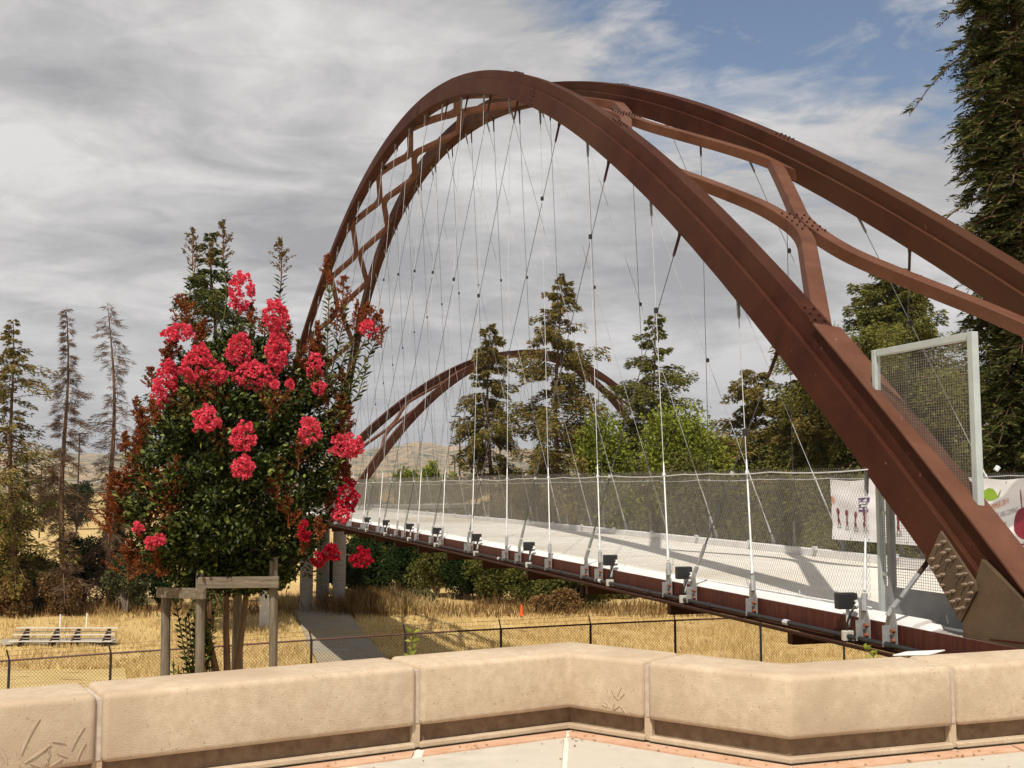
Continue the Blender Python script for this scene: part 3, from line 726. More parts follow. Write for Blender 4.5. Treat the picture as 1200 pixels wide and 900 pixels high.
# ------------------------------------------------------------------ second, farther span
br2 = empty('distant_arch_footbridge', BP2(28, 3, -1.5), 'smaller looking rust brown arch span in the distance behind the tall conifers', 'bridge')
rib(S2, 0, br2, 60); rib(S2, 1, br2, 60)
bracing(S2, [(x, None) for x in (8.2, 14.6, 21.2, 28, 34.8, 41.4, 47.8)], br2, bolts=False)
mb = MB()
mb.box8([BP2(0, .1, -1.6), BP2(56, .1, -1.6), BP2(56, 6, -1.6), BP2(0, 6, -1.6), BP2(0, .1, -1.35), BP2(56, .1, -1.35), BP2(56, 6, -1.35), BP2(0, 6, -1.35)]).build('deck_slab', M['deck'], br2)
for side in (0, 1):
    for k in range(20):
        a = 3+k*2.6; tp = rib_bottom(S2, a+.8, side)[0]; MB().tube([BP2(a, 0 if side == 0 else S2.W, -1.3), tp], .013, 4, False).build('hanger', M['galv_dull'], br2, fix=False)
        tp = rib_bottom(S2, a-.8+.6, side)[0]; MB().tube([BP2(a+1.2, 0 if side == 0 else S2.W, -1.3), tp], .013, 4, False).build('hanger', M['galv_dull'], br2, fix=False)

# ------------------------------------------------------------------ climb guard screen at the bridge end
def screen():
    sa, sb = 9.86, 8.42; l_ = .50; zt = 1.40
    e = empty('climb_guard_screen', BP(9.1, l_, -1.35), 'tall grey framed wire screen standing beside the lower end of the near arch', 'screen')
    P = lambda u, v: BP(sa+(sb-sa)*u, l_, v)
    T_ = -D3
    for u, w in ((0, .028), (1, .036)):
        MB().box((P(u, 0)+np.array([0, 0, (zt-1.35)/2])), T_*w, N3*.035, (0, 0, (zt+1.35)/2)).build('post', M['alu'], e, bevel=.006)
    zz = np.array([0, 0, 1.])
    MB().box(P(.5, zt-.035), T_*(abs(sa-sb)/2-.052), N3*.03, zz*.034).build('top_rail', M['alu'], e, bevel=.005)
    MB().box(P(.5, -1.12), T_*(abs(sa-sb)/2-.052), N3*.008, zz*.15).build('kick_plate', M['panel'], e)
    MB().box(P(.11, -.55), T_*.03, N3*.03, zz*.80).build('middle_post', M['panel'], e)
    for i in range(2): MB().box(P(.055, -.85+i*.6), T_*.05, N3*.02, zz*.02).build('tie_bar', M['alu'], e)
    A = []; L_ = abs(sa-sb); us = np.arange(.03, L_-.03, .034); vs = np.arange(-.95, zt-.09, .0265)
    for u in us: A.append((u, -.96, u, zt-.08))
    for v in vs: A.append((.03, v, L_-.03, v))
    wire_mesh(np.array(A), lambda u, v: P(u/L_, v), N3, .0021, 'wire_mesh', M['mesh'], e)
    MB().box(P(1, -.45)-N3*.06, T_*.012, N3*.012, zz*.05).build('latch', M['black'], e)
screen()
# approach slab, far end posts beyond the banner
ap = MB().prism([BP(1.5, .35, -1.60), BP(7.3, .35, -1.60), BP(7.3, 14, -1.60), BP(1.5, 14, -1.60)], (0, 0, .245)).build('approach_slab', M['deck'])
tag(ap, kind='structure')

# ------------------------------------------------------------------ banners on the far fence
M['vinyl'] = mat('banner_vinyl', (.74, .72, .72), (.80, .78, .78), 2, .5)
def flatmat(n, c): return mat(n, c, None, rough=.55)
BI = {k: flatmat('ink_'+k, c) for k, c in dict(purple=(.10, .05, .16), red=(.20, .015, .03), orange=(.75, .22, .05), grey=(.36, .34, .34), green=(.22, .34, .02), gdark=(.10, .2, .01), skin=(.75, .35, .2), white=(.8, .8, .8), tan=(.5, .42, .25)).items()}
lban = W-.31
def banner(name, sL, sR, z0, z1, label, seed):
    e = empty(name, BP((sL+sR)/2, lban, z0), label, 'banner'); nu, nv = 40, 14
    rs = random.Random(seed)
    def surf(u, v, off=0):
        w = .035*math.sin(u*9+v*5+seed)*math.sin(v*3.1)+.018*math.sin(u*23-v*11)+.012*math.sin((u*6+v*9)*2.1)
        sagz = -.03*math.sin(u*math.pi*3)**2*v
        return BP(sL+(sR-sL)*u, lban-w*.55-.02-off, z0+(z1-z0)*v+sagz)
    V = []; Fs = []
    for i in range(nu+1):
        for j in range(nv+1): V.append(surf(i/nu, j/nv))
    for i in range(nu):
        for j in range(nv): a = i*(nv+1)+j; Fs.append((a, a+nv+1, a+nv+2, a+1))
    V2 = [np.array(v)+N3*.004 for v in V]; n = len(V)
    Fs2 = [tuple(x+n for x in f)[::-1] for f in Fs]
    MB().add(V+V2, Fs+Fs2).build('banner_sheet', M['vinyl'], e, smooth=True, fix=False)
    return e, surf
def decal(surf, poly, name, m, e, off=.006):
    n = len(poly); c = np.mean(poly, 0); V = [surf(*c, off)]+[surf(*p, off) for p in poly]
    # subdivide towards the centre for following the folds
    MB().add(V, [(0, 1+i, 1+(i+1) % n) for i in range(n)]).build(name, m, e, fix=False)
def text_decal(surf, txt, u0, v0, hu, hv, m, e, name, slant=0.0, asp=1.0):
    cu = bpy.data.curves.new('t', 'FONT'); cu.body = txt; cu.size = 1; cu.resolution_u = 2
    ob = bpy.data.objects.new('t', cu); C.objects.link(ob); bpy.context.view_layer.update()
    dg = bpy.context.evaluated_depsgraph_get(); me = bpy.data.meshes.new_from_object(ob.evaluated_get(dg))
    bpy.data.objects.remove(ob); 
    for v in me.vertices:
        x, y = v.co.x, v.co.y; p = surf(u0+x*hu, v0+y*hv+x*slant, .007); v.co = p
    me.materials.clear(); link(name, me, m, e)
LB = 3.0
def upx(sL, sR, px):
    lo, hi = 5., 40.
    for _ in range(50):
        m_ = (lo+hi)/2; p = BP(m_, lban, -.3); c, s_ = math.cos(PITCH), math.sin(PITCH); x = 600+F*p[0]/(p[1]*c+p[2]*s_)
        if x > px: lo = m_
        else: hi = m_
    return (sL-(lo+hi)/2)/(sL-sR)
def oval(surf, cu, cv, ru, rv, n=14, rot=0):
    """ellipse of real radii ru, rv metres, turned by rot"""
    A = []
    for k in range(n):
        a = 2*math.pi*k/n; x, y = ru*math.cos(a), rv*math.sin(a); A.append((cu+(x*math.cos(rot)-y*math.sin(rot))/surf[0], cv+(x*math.sin(rot)+y*math.cos(rot))/surf[1]))
    return A
sq = lambda a, b, c, d: [(a, b), (c, b), (c, d), (a, d)]
B1 = (18.2, 14.32); B2 = (14.27, 10.9)
e1, sf1 = banner('event_banner', *B1, -.93, .155, 'white banner with tiny red ants and a purple square, left of the arch leg', 3)
e2, sf2 = banner('event_banner', *B2, -.97, .15, 'white banner with green fruit and orange slogan, right of the screen post', 5)
U1 = lambda p: upx(*B1, p); U2 = lambda p: upx(*B2, p); D1 = (B1[0]-B1[1], 1.085); D2_ = (B2[0]-B2[1], 1.12)
def little_ant(px, v, lean, big=1.0):
    u = U1(px)
    decal(sf1, oval(D1, u+lean*.006, v+.115, .050*big, .062*big, 12, lean), 'printed_ant', BI['red'], e1, .006)
    decal(sf1, oval(D1, u, v+.03, .026*big, .055*big, 10), 'printed_ant', BI['red'], e1, .0066); decal(sf1, oval(D1, u-lean*.006, v-.045, .036*big, .045*big, 10), 'printed_ant', BI['red'], e1, .0066)
    for d_ in (-1, 1): decal(sf1, [(u+d_*.002, v-.06), (u+d_*.006, v-.06), (u+d_*.014, v-.13), (u+d_*.009, v-.13)], 'printed_ant_leg', BI['red'], e1, .007)
    decal(sf1, oval(D1, u, v-.155, .085*big, .014, 10), 'printed_shadow', BI['grey'], e1)
for px, v, ln in ((983, .36, .1), (993, .34, -.2), (1004, .32, 0), (1015, .33, .6), (1046.5, .40, -.3), (1054, .30, .4), (1075, .34, 0), (1095, .30, .2), (1116, .33, -.2), (1134, .36, .3)): little_ant(px, v, ln)
decal(sf1, oval(D1, U1(977.5), .66, .055, .07, 12, .5), 'printed_fruit', BI['skin'], e1)
a, b = U1(1008), U1(1020.5)
decal(sf1, sq(a, .48, b, .71), 'printed_square', BI['purple'], e1)
for r_ in range(4):
    for c_ in range(4):
        if (r_*3+c_*5) % 7 == 3: continue
        w_ = (b-a)*.18; decal(sf1, sq(a+(b-a)*(.12+c_*.2), .515+r_*.045, a+(b-a)*(.12+c_*.2)+w_*(.8 if (r_+c_) % 2 else 1), .515+r_*.045+.03), 'printed_mark', BI['white'], e1, .010)
decal(sf2, [(U2(1152), .78), (U2(1155.5), .84), (U2(1160), .875), (U2(1165), .865), (U2(1169), .82), (U2(1171.5), .76), (U2(1167), .72), (U2(1161), .705), (U2(1156), .73)], 'printed_fruit', BI['green'], e2)
decal(sf2, [(U2(1171), .77), (U2(1174), .86), (U2(1175), .86), (U2(1172.5), .76)], 'printed_leaf_stalk', BI['green'], e2, .012)
kx = (U2(1186.5)-U2(1161.5))/6.9
text_decal(sf2, 'SUMMER 2014', U2(1161.5), .555, kx, .115, BI['orange'], e2, 'orange_lettering', .022)
kx = (U2(1198)-U2(1156))/13.1
text_decal(sf2, 'THE BEASTS ARE COMING', U2(1156), .425, kx, .10, BI['grey'], e2, 'grey_lettering', .0125)
decal(sf2, [(U2(1178), .44), (U2(1179.6), .44), (U2(1187), .02), (U2(1185), .02)], 'printed_stick', BI['tan'], e2)
decal(sf2, oval(D2_, U2(1201), .42, .19, .23, 22, .2), 'printed_ant_head', BI['red'], e2, .010)
decal(sf2, oval(D2_, U2(1209), .14, .15, .15, 18), 'printed_ant_body', BI['red'], e2, .010)
decal(sf2, [(U2(1183), .17), (U2(1189), .105), (U2(1200), .14), (U2(1200), .165), (U2(1189), .13), (U2(1184), .19)], 'printed_ant_leg', BI['red'], e2, .012)
decal(sf2, oval(D2_, U2(1183), .19, .028, .045, 10), 'printed_ant_leg', BI['red'], e2, .014)
decal(sf2, [(U2(1197.5), .62), (U2(1198.3), .62), (U2(1198.8), .86), (U2(1198.2), .86)], 'printed_antenna', BI['red'], e2, .012)
for ee, sf_, n_ in ((e1, sf1, 8), (e2, sf2, 7)):   # eyelets along the hem
    for i in range(n_):
        for v_ in (.035, .965): decal(sf_, oval((3.6, 1.1), .015+i*.97/(n_-1), v_, .014, .014, 8), 'eyelet', M['bolt_grey'], ee, .008)

exec_late = []
# ------------------------------------------------------------------ black chain link fence
def chainfence():
    px = [-112, 11, 130, 249, 365, 475, 587, 692, 791, 891, 988, 1082]; ry = [783, 774, 765.5, 758, 750, 743, 737, 731.5, 727, 723, 720.5, 718]
    Yd = [24.9, 25.2, 25.5, 25.9, 26.5, 27.1, 27.8, 28.5, 29.2, 29.9, 30.6, 31.3]
    P = [at(a, b, y) for a, b, y in zip(px, ry, Yd)]
    e = empty('chain_link_fence', (P[5][0], P[5][1], -5), 'black chain link fence with tilted post tips crossing the dry grass behind the wall', 'fence')
    for p in P:
        po = MB().tube([(p[0], p[1], p[2]-1.9), (p[0], p[1], p[2]+.02)], .030, 8).build('post', M['chain'], e, smooth=False)
        MB().tube([(p[0], p[1], p[2]), (p[0]-.05, p[1]-.05, p[2]+.24)], .018, 6).build('barb_arm', M['chain'], po)
    for a, b in zip(P[:-1], P[1:]):
        MB().tube([a, b], .022, 6).build('top_rail', M['chainrust'], e)
        L_ = np.linalg.norm(b-a); d_ = (b-a)/L_; segs = wires(None, L_, 1.75, .078, 1.0, .001)
        wire_mesh(segs, lambda u, v: a+d_*u+np.array([0, 0, v-1.76]), np.array([0, 1., 0]), .0029, 'chain_link', M['chain'], e)
    for h_ in (.10, .2):
        MB().tube([p+np.array([-.05*h_/.24, -.05*h_/.24, h_]) for p in P], .003, 4).build('barbed_wire', M['chain'], e, fix=False)
chainfence()

# ------------------------------------------------------------------ foliage helpers
def unit(v): return v/(np.linalg.norm(v, axis=-1, keepdims=True)+1e-9)
def leaves(Pc, D_, Nn, ln, wd, fold=.25):
    """diamond leaves: base at Pc, along D_, normal Nn"""
    D_ = unit(D_); S_ = unit(np.cross(D_, Nn)); Nn = np.cross(S_, D_)
    n = len(Pc); ln = np.broadcast_to(ln, (n,))[:, None]; wd = np.broadcast_to(wd, (n,))[:, None]
    A = Pc; B_ = Pc+D_*ln*.5+S_*wd*.5+Nn*wd*fold; T_ = Pc+D_*ln; Cc = Pc+D_*ln*.5-S_*wd*.5+Nn*wd*fold
    V = np.stack([A, B_, T_, Cc], 1).reshape(-1, 3); i = np.arange(n)[:, None]*4
    return V, np.concatenate([i+[0, 1, 2], i+[0, 2, 3]], 0).astype(np.int32)
def foliage(name, parts, m, parent, kind=None):
    V = []; Fs = []; n = 0
    for v, f in parts: V.append(v); Fs.append(f+n); n += len(v)
    me = np_mesh(name, np.concatenate(V), np.concatenate(Fs)); return link(name, me, m, parent, kind)
def rdir(n, up=0.):
    v = rng.normal(size=(n, 3)); v[:, 2] += up; return unit(v)

litter()
def conifer(name, x, y, zb, H, Rb, label, m='needle', dens=1.0, droop=.35, crown0=.12, bare=0., lean=0., seed=0, bark='bark', shape=1.0, leafl=.42, cat='tree', group=None, twigs=False, gap=.0):
    global rng
    rng = np.random.default_rng(seed+100); rs = random.Random(seed)
    e = empty(name, (x, y, zb), label, cat, group)
    base = np.array([x, y, zb])
    def axis(t): return base+np.array([lean*t*t*H+.01*H*math.sin(t*7+seed), 0, t*H])
    r0 = H*.009+.05
    MB().tube([axis(t)-np.array([0, 0, .3*(t == 0)]) for t in np.linspace(0, 1, 14)], [r0*(1-t)**.85+.015 for t in np.linspace(0, 1, 14)], 8).build('trunk', M[bark], e, smooth=True, fix=False)
    br = MB(); Ps = []; Ds = []; Ls = []
    nb = int(H*8.5*(.6+.4*dens)); Rb = Rb*(1.35 if twigs else 1.6)
    lobe = [rs.uniform(.65, 1.25) for _ in range(14)]
    for i in range(nb):
        t = crown0+(1-crown0)*(i+rs.random())/nb
        if rs.random() < gap: continue
        az = rs.uniform(0, 2*math.pi)
        prof = min(1, (1-t)**.66*1.08+.05)*(1+.22*math.sin(t*23+seed*2))*min(1., .5+(t-crown0)*3)*shape
        prof = max(.04, min(prof, .95))
        L_ = Rb*prof*rs.uniform(.4, 1.12)*lobe[int(t*13)]*(1.12 if math.sin(az*2+t*9+seed) > .2 else .85)
        c = axis(t); dh = np.array([math.cos(az), math.sin(az), 0])
        dr = droop*rs.uniform(.2, 1.6); up0 = .30*(t-.35)+rs.uniform(-.15, .22)
        pts = []
        for k in range(6):
            u = k/5; pts.append(c+dh*L_*u+np.array([0, 0, L_*(up0*u-dr*u*u*1.0+.28*dr*u**3)]))
        br.tube(pts, [max(.012, L_*.013*(1-u)+.01) for u in np.linspace(0, 1, 6)], 3, False)
        nf = int((20+L_*70)*dens)
        if bare and rs.random() < bare: nf = int(nf*.12)
        uu = rng.uniform(.18, 1.03, nf); pp = np.array(pts); idx = np.clip(uu*5, 0, 4.999).astype(int); fr_ = uu*5-idx
        q = pp[idx]*(1-fr_)[:, None]+pp[idx+1]*fr_[:, None]
        side = np.cross(dh, [0, 0, 1.]); sgn = rng.choice([-1, 1], nf)
        d = dh[None]*rng.uniform(.3, 1.0, (nf, 1))+side[None]*(sgn*rng.uniform(.2, 1., nf))[:, None]+np.stack([np.zeros(nf), np.zeros(nf), rng.uniform(-.75, .15, nf)], 1)
        spread = L_*.20
        q = q+side[None]*(sgn*rng.uniform(0, spread, nf)*(1.1-uu))[:, None]+np.stack([np.zeros(nf)]*2+[rng.uniform(-spread*.9, spread*.35, nf)], 1)
        Ps.append(q); Ds.append(d); Ls.append(rng.uniform(.5, 1.1, nf)*leafl)
    br.build('branches', M['stem'] if twigs else M[bark], e, fix=False, kind='stuff')
    if Ps:
        Pq = np.concatenate(Ps); Dq = np.concatenate(Ds); Lq = np.concatenate(Ls)
        wf = .085 if twigs else .34
        foliage('twigs' if twigs else 'foliage', [leaves(Pq, Dq, rdir(len(Pq), .8), Lq, Lq*wf)], M[m], e, 'stuff')
    return e
def con_px(name, px, ptop, Y, Wpx, label, zb=-8.3, **k):
    p = at(px, ptop, Y); H = p[2]-zb; xb = at(px-k.pop('dx', 0), 715, Y)[0]; k['lean'] = (p[0]-xb)/H
    return conifer(name, xb, Y, zb, H, Wpx/2/F*Y, label, **k)
con_px('conifer', 12, 374, 74, 112, 'half bare brownish conifer at the far left edge of the meadow', m='brownneedle', dens=.75, droop=.42, seed=1, bare=.15, leafl=.34, crown0=.1)
con_px('dead_conifer', 76, 360, 74, 56, 'dead conifer with thin leaning ragged tip, second tree from the left', m='deadtwig', dens=.85, droop=.65, seed=2, twigs=True, dx=4, leafl=.5, crown0=.08, bark='bark')
con_px('dead_conifer', 128, 356, 78, 92, 'dead bare conifer just left of the flowering tree', m='deadtwig', dens=.5, droop=.55, seed=3, twigs=True, leafl=.5, crown0=.1)
con_px('redwood_tree', 250, 272, 66, 190, 'green brown redwood rising behind the flowering tree', m='redwood', dens=.9, droop=.35, seed=4, bark='bark', leafl=.36, gap=.15)
con_px('bare_conifer', 318, 350, 80, 76, 'sparse pale leafless tree behind the pink blossoms', m='deadtwig', dens=.3, droop=.3, seed=5, twigs=True, leafl=.45)
con_px('conifer', 574, 380, 92, 92, 'narrow brown green conifer in front of the left half of the distant arch', m='brownneedle', dens=1.1, droop=.45, seed=6, leafl=.42, gap=.12)
con_px('tall_conifer', 655, 322, 88, 160, 'tallest brownish conifer, standing in front of the crown of the distant arch', m='brownneedle', dens=1.0, droop=.33, seed=7, leafl=.42, bare=.08, gap=.15)
con_px('conifer', 765, 368, 96, 120, 'slim spired conifer behind the bright green leafy trees', m='needle', dens=.9, droop=.3, seed=8, leafl=.42, gap=.1)
con_px('conifer', 884, 434, 84, 180, 'broad conifer with open crown left of the near arch leg', m='brownneedle', dens=1.0, droop=.3, seed=9, leafl=.42, shape=1.1, gap=.1)
con_px('conifer', 940, 446, 80, 120, 'shorter conifer half hidden by the near arch leg', m='brownneedle', dens=1.1, droop=.4, seed=10, leafl=.38, shape=1.2)
con_px('conifer', 1048, 316, 78, 230, 'wide green conifer seen above and through the grey wire screen', m='needle', dens=2.4, droop=.32, seed=11, leafl=.36, shape=1.5, crown0=.05)
con_px('conifer', 1010, 400, 80, 110, 'small conifer left of the grey wire screen', m='needle', dens=1.2, droop=.32, seed=15, leafl=.32)

# the big redwood at the right edge, near
def big_redwood():
    global rng
    rng = np.random.default_rng(77); rs = random.Random(77)
    Y = 21.; cx = at(1210, 300, Y)[0]; zb = -3.5
    e = empty('redwood_tree', (cx, Y, zb), 'big dense dark green redwood filling the right edge of the picture', 'tree')
    MB().tube([(cx, Y, zb-.3), (cx, Y, 3), (cx, Y, 16)], [.42, .32, .08], 12).build('trunk', M['bark'], e, smooth=True)
    br = MB(); Ps, Ds, Ls = [], [], []
    for i in range(950):
        t = i/950; z = -.6+t*16; az = rs.uniform(0, 2*math.pi)
        L_ = rs.uniform(.9, 1.62)*(1.0 if z < 9 else .95)
        if math.cos(az) < -.3: L_ *= rs.uniform(.7, 1.0)
        if z < 1.6: L_ *= .8+.12*z
        long_ = False
        if i in (365, 540, 770): az = math.pi+rs.uniform(-.3, .3); L_ = rs.uniform(2.1, 2.45); long_ = True
        dh = np.array([math.cos(az), math.sin(az), 0]); c = np.array([cx, Y, z]); dr = rs.uniform(.5, 1.0)
        pts = [c+dh*L_*u+np.array([0, 0, L_*(.3*u-dr*u*u)]) for u in np.linspace(0, 1, 7)]
        br.tube(pts, [.03*(1-u)+.006 for u in np.linspace(0, 1, 7)], 4, False)
        pp = np.array(pts); side = np.cross(dh, [0, 0, 1.])
        ntw = int(18 if not long_ else 14)
        for k in range(ntw):   # side sprays
            u = rs.uniform(.2, 1.0); j = min(5, int(u*6)); q0 = pp[j]*(1-(u*6-j))+pp[j+1]*(u*6-j)
            sd_ = side*rs.choice([-1, 1]); l2 = rs.uniform(.22, .5)*(1.25-u*.5)*(.8 if long_ else 1)
            dv = unit(dh*rs.uniform(.3, .9)+sd_*rs.uniform(.3, 1)+np.array([0, 0, rs.uniform(-.7, .1)]))
            m_ = 13; uu = np.linspace(.05, 1, m_)
            q = q0+dv[None]*(uu*l2)[:, None]+np.stack([uu*0, uu*0, -.16*uu*uu*l2], 1)
            s2 = unit(np.cross(dv, [0, 0, 1.])); sg = np.where(np.arange(m_) % 2 == 0, 1, -1)
            d = dv[None]*.75+s2[None]*sg[:, None]*.8+rng.normal(0, .18, (m_, 3)); d[-1] = dv
            Ps.append(q); Ds.append(d); Ls.append(rng.uniform(.09, .17, m_)*(1.15-uu*.35))
            br.tube([q0, q[-1]], [.006, .002], 3, False)
    br.build('branches', M['bark'], e, fix=False, kind='stuff')
    P_, D__, L__ = np.concatenate(Ps), np.concatenate(Ds), np.concatenate(Ls)
    foliage('foliage', [leaves(P_, D__, rdir(len(P_), 1.2), L__*1.0, L__*.26)], M['redwood'], e, 'stuff')
big_redwood()

def leafy(name, x, y, zb, w, h, label, m='olive', n=4500, leaf=.2, seed=0, trunk=True, dep=None, lobes=11, cat='bush', group=None, low=0.):
    """broad-leaved bush or tree: many lobes of leaves"""
    global rng
    rng = np.random.default_rng(seed+500); rs = random.Random(seed+5)
    e = empty(name, (x, y, zb), label, cat, group); dep = dep or w*.8
    Ps, Ds = [], []; st = MB()
    for i in range(lobes):
        a = rs.uniform(0, 2*math.pi); rr_ = math.sqrt(rs.random()); t = rs.uniform(low+.12, .95)
        prof = math.sqrt(max(0.02, 1-max(0, (t-.45)/.55)**2))*(.8 if t < .25 else 1)
        c = np.array([x+math.cos(a)*rr_*w*.36*prof, y+math.sin(a)*rr_*dep*.36*prof, zb+h*(.08+.76*t)])
        r = np.array([w*.21, dep*.21, h*.17])*rs.uniform(.7, 1.3)
        k = int(n*1.9/lobes); v = rdir(k, .25); rad = rng.uniform(.25, 1.08, (k, 1))**.55
        p = c+v*rad*r*(1+.22*np.sin(v[:, :1]*7+i)*np.cos(v[:, 1:2]*6)); Ps.append(p); Ds.append(unit(v+rng.normal(0, .7, (k, 3))+[0, 0, -.1]))
        st.tube([(x+rs.uniform(-.1, .1)*w*.3, y, zb-.1), ((x+c[0])/2, (y+c[1])/2, zb+h*.3), c], [.05+h*.008, .03+h*.004, .012], 5, False)
    st.build('trunk' if trunk else 'stems', M['barkgrey'], e, fix=False, kind='stuff')
    P_, D_ = np.concatenate(Ps), np.concatenate(Ds); L_ = rng.uniform(.6, 1.2, len(P_))*leaf
    foliage('foliage', [leaves(P_, D_, rdir(len(P_), .6), L_, L_*.66)], M[m], e, 'stuff'); return e
def leafy_px(name, px, ptop, pbot, Y, Wpx, label, zb=None, **k):
    p = at(px, ptop, Y); zb = at(px, pbot, Y)[2] if zb is None else zb
    return leafy(name, p[0], Y, zb, Wpx/F*Y, p[2]-zb, label, **k)
# broad leaved trees behind the bridge
T = 'tree'
leafy_px('leafy_tree', 712, 478, 0, 86, 110, 'bright green leafy tree behind the right foot of the distant arch', zb=-8.3, m='bright', n=9000, leaf=.30, seed=1, cat=T, lobes=16)
leafy_px('leafy_tree', 804, 458, 0, 80, 140, 'rounded yellow green tree between the slim conifer and the broad conifer', zb=-8.3, m='bright', n=8000, leaf=.30, seed=2, cat=T, lobes=16)
leafy_px('leafy_tree', 822, 512, 0, 76, 110, 'dark green round tree low behind the bridge railing', zb=-8.3, m='olive', n=9000, leaf=.26, seed=3, cat=T, lobes=16)
leafy_px('leafy_tree', 900, 456, 0, 88, 150, 'olive tree mass behind the open broad conifer', zb=-8.3, m='olive', n=8000, leaf=.28, seed=4, cat=T, lobes=16)
leafy_px('leafy_tree', 985, 462, 0, 80, 150, 'olive green tree behind the leaning arch leg', zb=-8.3, m='olive', n=8000, leaf=.26, seed=5, cat=T, lobes=16)
leafy_px('leafy_tree', 1168, 498, 0, 82, 90, 'yellow green tree right of the grey screen post, above the banner', zb=-8.3, m='bright', n=8000, leaf=.22, seed=6, cat=T, lobes=14)
leafy_px('leafy_tree', 1085, 480, 0, 80, 120, 'dark green tree low behind the grey wire screen', zb=-8.3, m='olive', n=9000, leaf=.22, seed=12, cat=T, lobes=16)
for i, (px, tp, w_, lb) in enumerate([(436, 553, 60, 'light green tree beside the foot of the distant arch'), (478, 545, 56, 'light green rounded tree under the distant arch, right of its foot'), (505, 538, 40, 'taller light green tree under the distant arch'), (528, 548, 40, 'light green tree left of the narrow conifer'), (640, 548, 70, 'green tree low behind the trunk of the tallest conifer')]):
    leafy_px('leafy_tree', px, tp, 0, 120+i*3, w_, lb, zb=-8.3, m='bright', n=3500, leaf=.42, seed=20+i, cat=T, lobes=12)
# bush belt under the deck
belt = [(430, 612, 722, 84, 70, 'green', 'dark green bush just right of the bridge piers'), (470, 608, 718, 88, 80, 'green', 'dark green bush under the deck, second from the piers'), (512, 616, 716, 86, 66, 'olive', 'brownish green bush under the deck behind the sage clump'),
        (545, 625, 712, 85, 60, 'green', 'dark bush in the middle of the belt under the deck'), (583, 640, 712, 82, 78, 'olive', 'wide olive bush below the deck right of the dark bush'), (628, 645, 712, 80, 80, 'olive', 'spreading olive bush with brown tips under the deck'),
        (676, 652, 712, 78, 84, 'olive', 'rightmost olive bush on the sunny grass under the deck'), (560, 600, 700, 98, 120, 'green', 'dark bush mass behind the belt under the deck'), (492, 690, 716, 78, 46, 'sage', 'low grey green sage clump at the edge of the dry grass'),
        (650, 690, 716, 76, 60, 'strawdark', 'low brown weed clump in front of the olive bushes'), (400, 625, 710, 92, 60, 'green', 'dark bush behind the bridge piers'), (720, 660, 705, 86, 60, 'olive', 'small olive bush half hidden by the deck girder')]
for i, (px, tp, bt, Y, w_, m_, lb) in enumerate(belt):
    leafy_px('bush', px, tp, bt, Y, w_, lb, zb=-8.3, m=m_, n=6000, leaf=.20, seed=40+i, trunk=False, lobes=14)
# bushes behind the bridge, seen through the railing mesh
for i, (px, tp, Y, w_, m_, lb) in enumerate([(450, 580, 150, 90, 'olive', 'olive bush seen through the far end of the railing'), (540, 585, 130, 110, 'sage', 'grey green bush behind the railing below the narrow conifer'), (620, 575, 105, 110, 'olive', 'olive bush behind the railing below the tallest conifer'), (690, 560, 96, 90, 'olive', 'olive bush behind the railing under the bright green tree'),
        (750, 560, 88, 100, 'olive', 'dull green bush behind the middle of the railing'), (820, 562, 86, 130, 'olive', 'dark bush behind the railing between two hanger pairs'), (890, 560, 88, 130, 'olive', 'olive bush behind the railing left of the banner'), (960, 560, 90, 130, 'olive', 'olive bush touching the left end of the banner'), (1040, 560, 88, 150, 'green', 'dark bush behind the banner'), (1130, 560, 86, 150, 'green', 'dark bush behind the screen post'), (1215, 560, 84, 130, 'green', 'dark bush below the big redwood')]):
    leafy_px('bush', px, tp, 0, Y, w_, lb, zb=-8.3, m=m_, n=9000, leaf=.20+Y*.0005, seed=60+i, trunk=False, lobes=14)
# left belt behind the bleachers
for i, (px, tp, Y, w_, m_, lb) in enumerate([(8, 590, 76, 70, 'olive', 'dark bush at the far left edge'), (45, 640, 78, 60, 'olive', 'olive bush between the two leftmost conifers'), (98, 618, 80, 66, 'green', 'grey green bush behind the bleachers'), (135, 600, 82, 50, 'olive', 'bush at the foot of the bare conifer'), (150, 645, 76, 50, 'sage', 'pale dry shrub left of the flowering tree'), (190, 640, 78, 60, 'green', 'dark bush below the left of the flowering tree'), (250, 630, 82, 80, 'green', 'dark bush behind the timber tree guard'), (320, 640, 84, 70, 'green', 'dark bush left of the bridge piers'), (70, 660, 74, 44, 'strawdark', 'tangle of brown brush at the foot of the dead conifer'), (20, 670, 73, 50, 'strawdark', 'brown brush below the leftmost conifer')]):
    leafy_px('bush', px, tp, 0, Y, w_, lb, zb=-8.3, m=m_, n=5000, leaf=.20, seed=80+i, trunk=False, lobes=12)
for i, (px, tp, Y, w_, m_, lb) in enumerate([(92, 560, 230, 40, 'green', 'far dark tree clump left of the lamp post foot'), (60, 568, 260, 40, 'olive', 'far olive tree in front of the hills at left'), (20, 575, 240, 70, 'olive', 'far low tree at the left edge of the field'), (150, 566, 240, 50, 'green', 'far dark tree right of the left lamp post')]):
    leafy_px('leafy_tree', px, tp, 0, Y, w_, lb, zb=-8.3, m=m_, n=2500, leaf=.5, seed=95+i, cat=T)

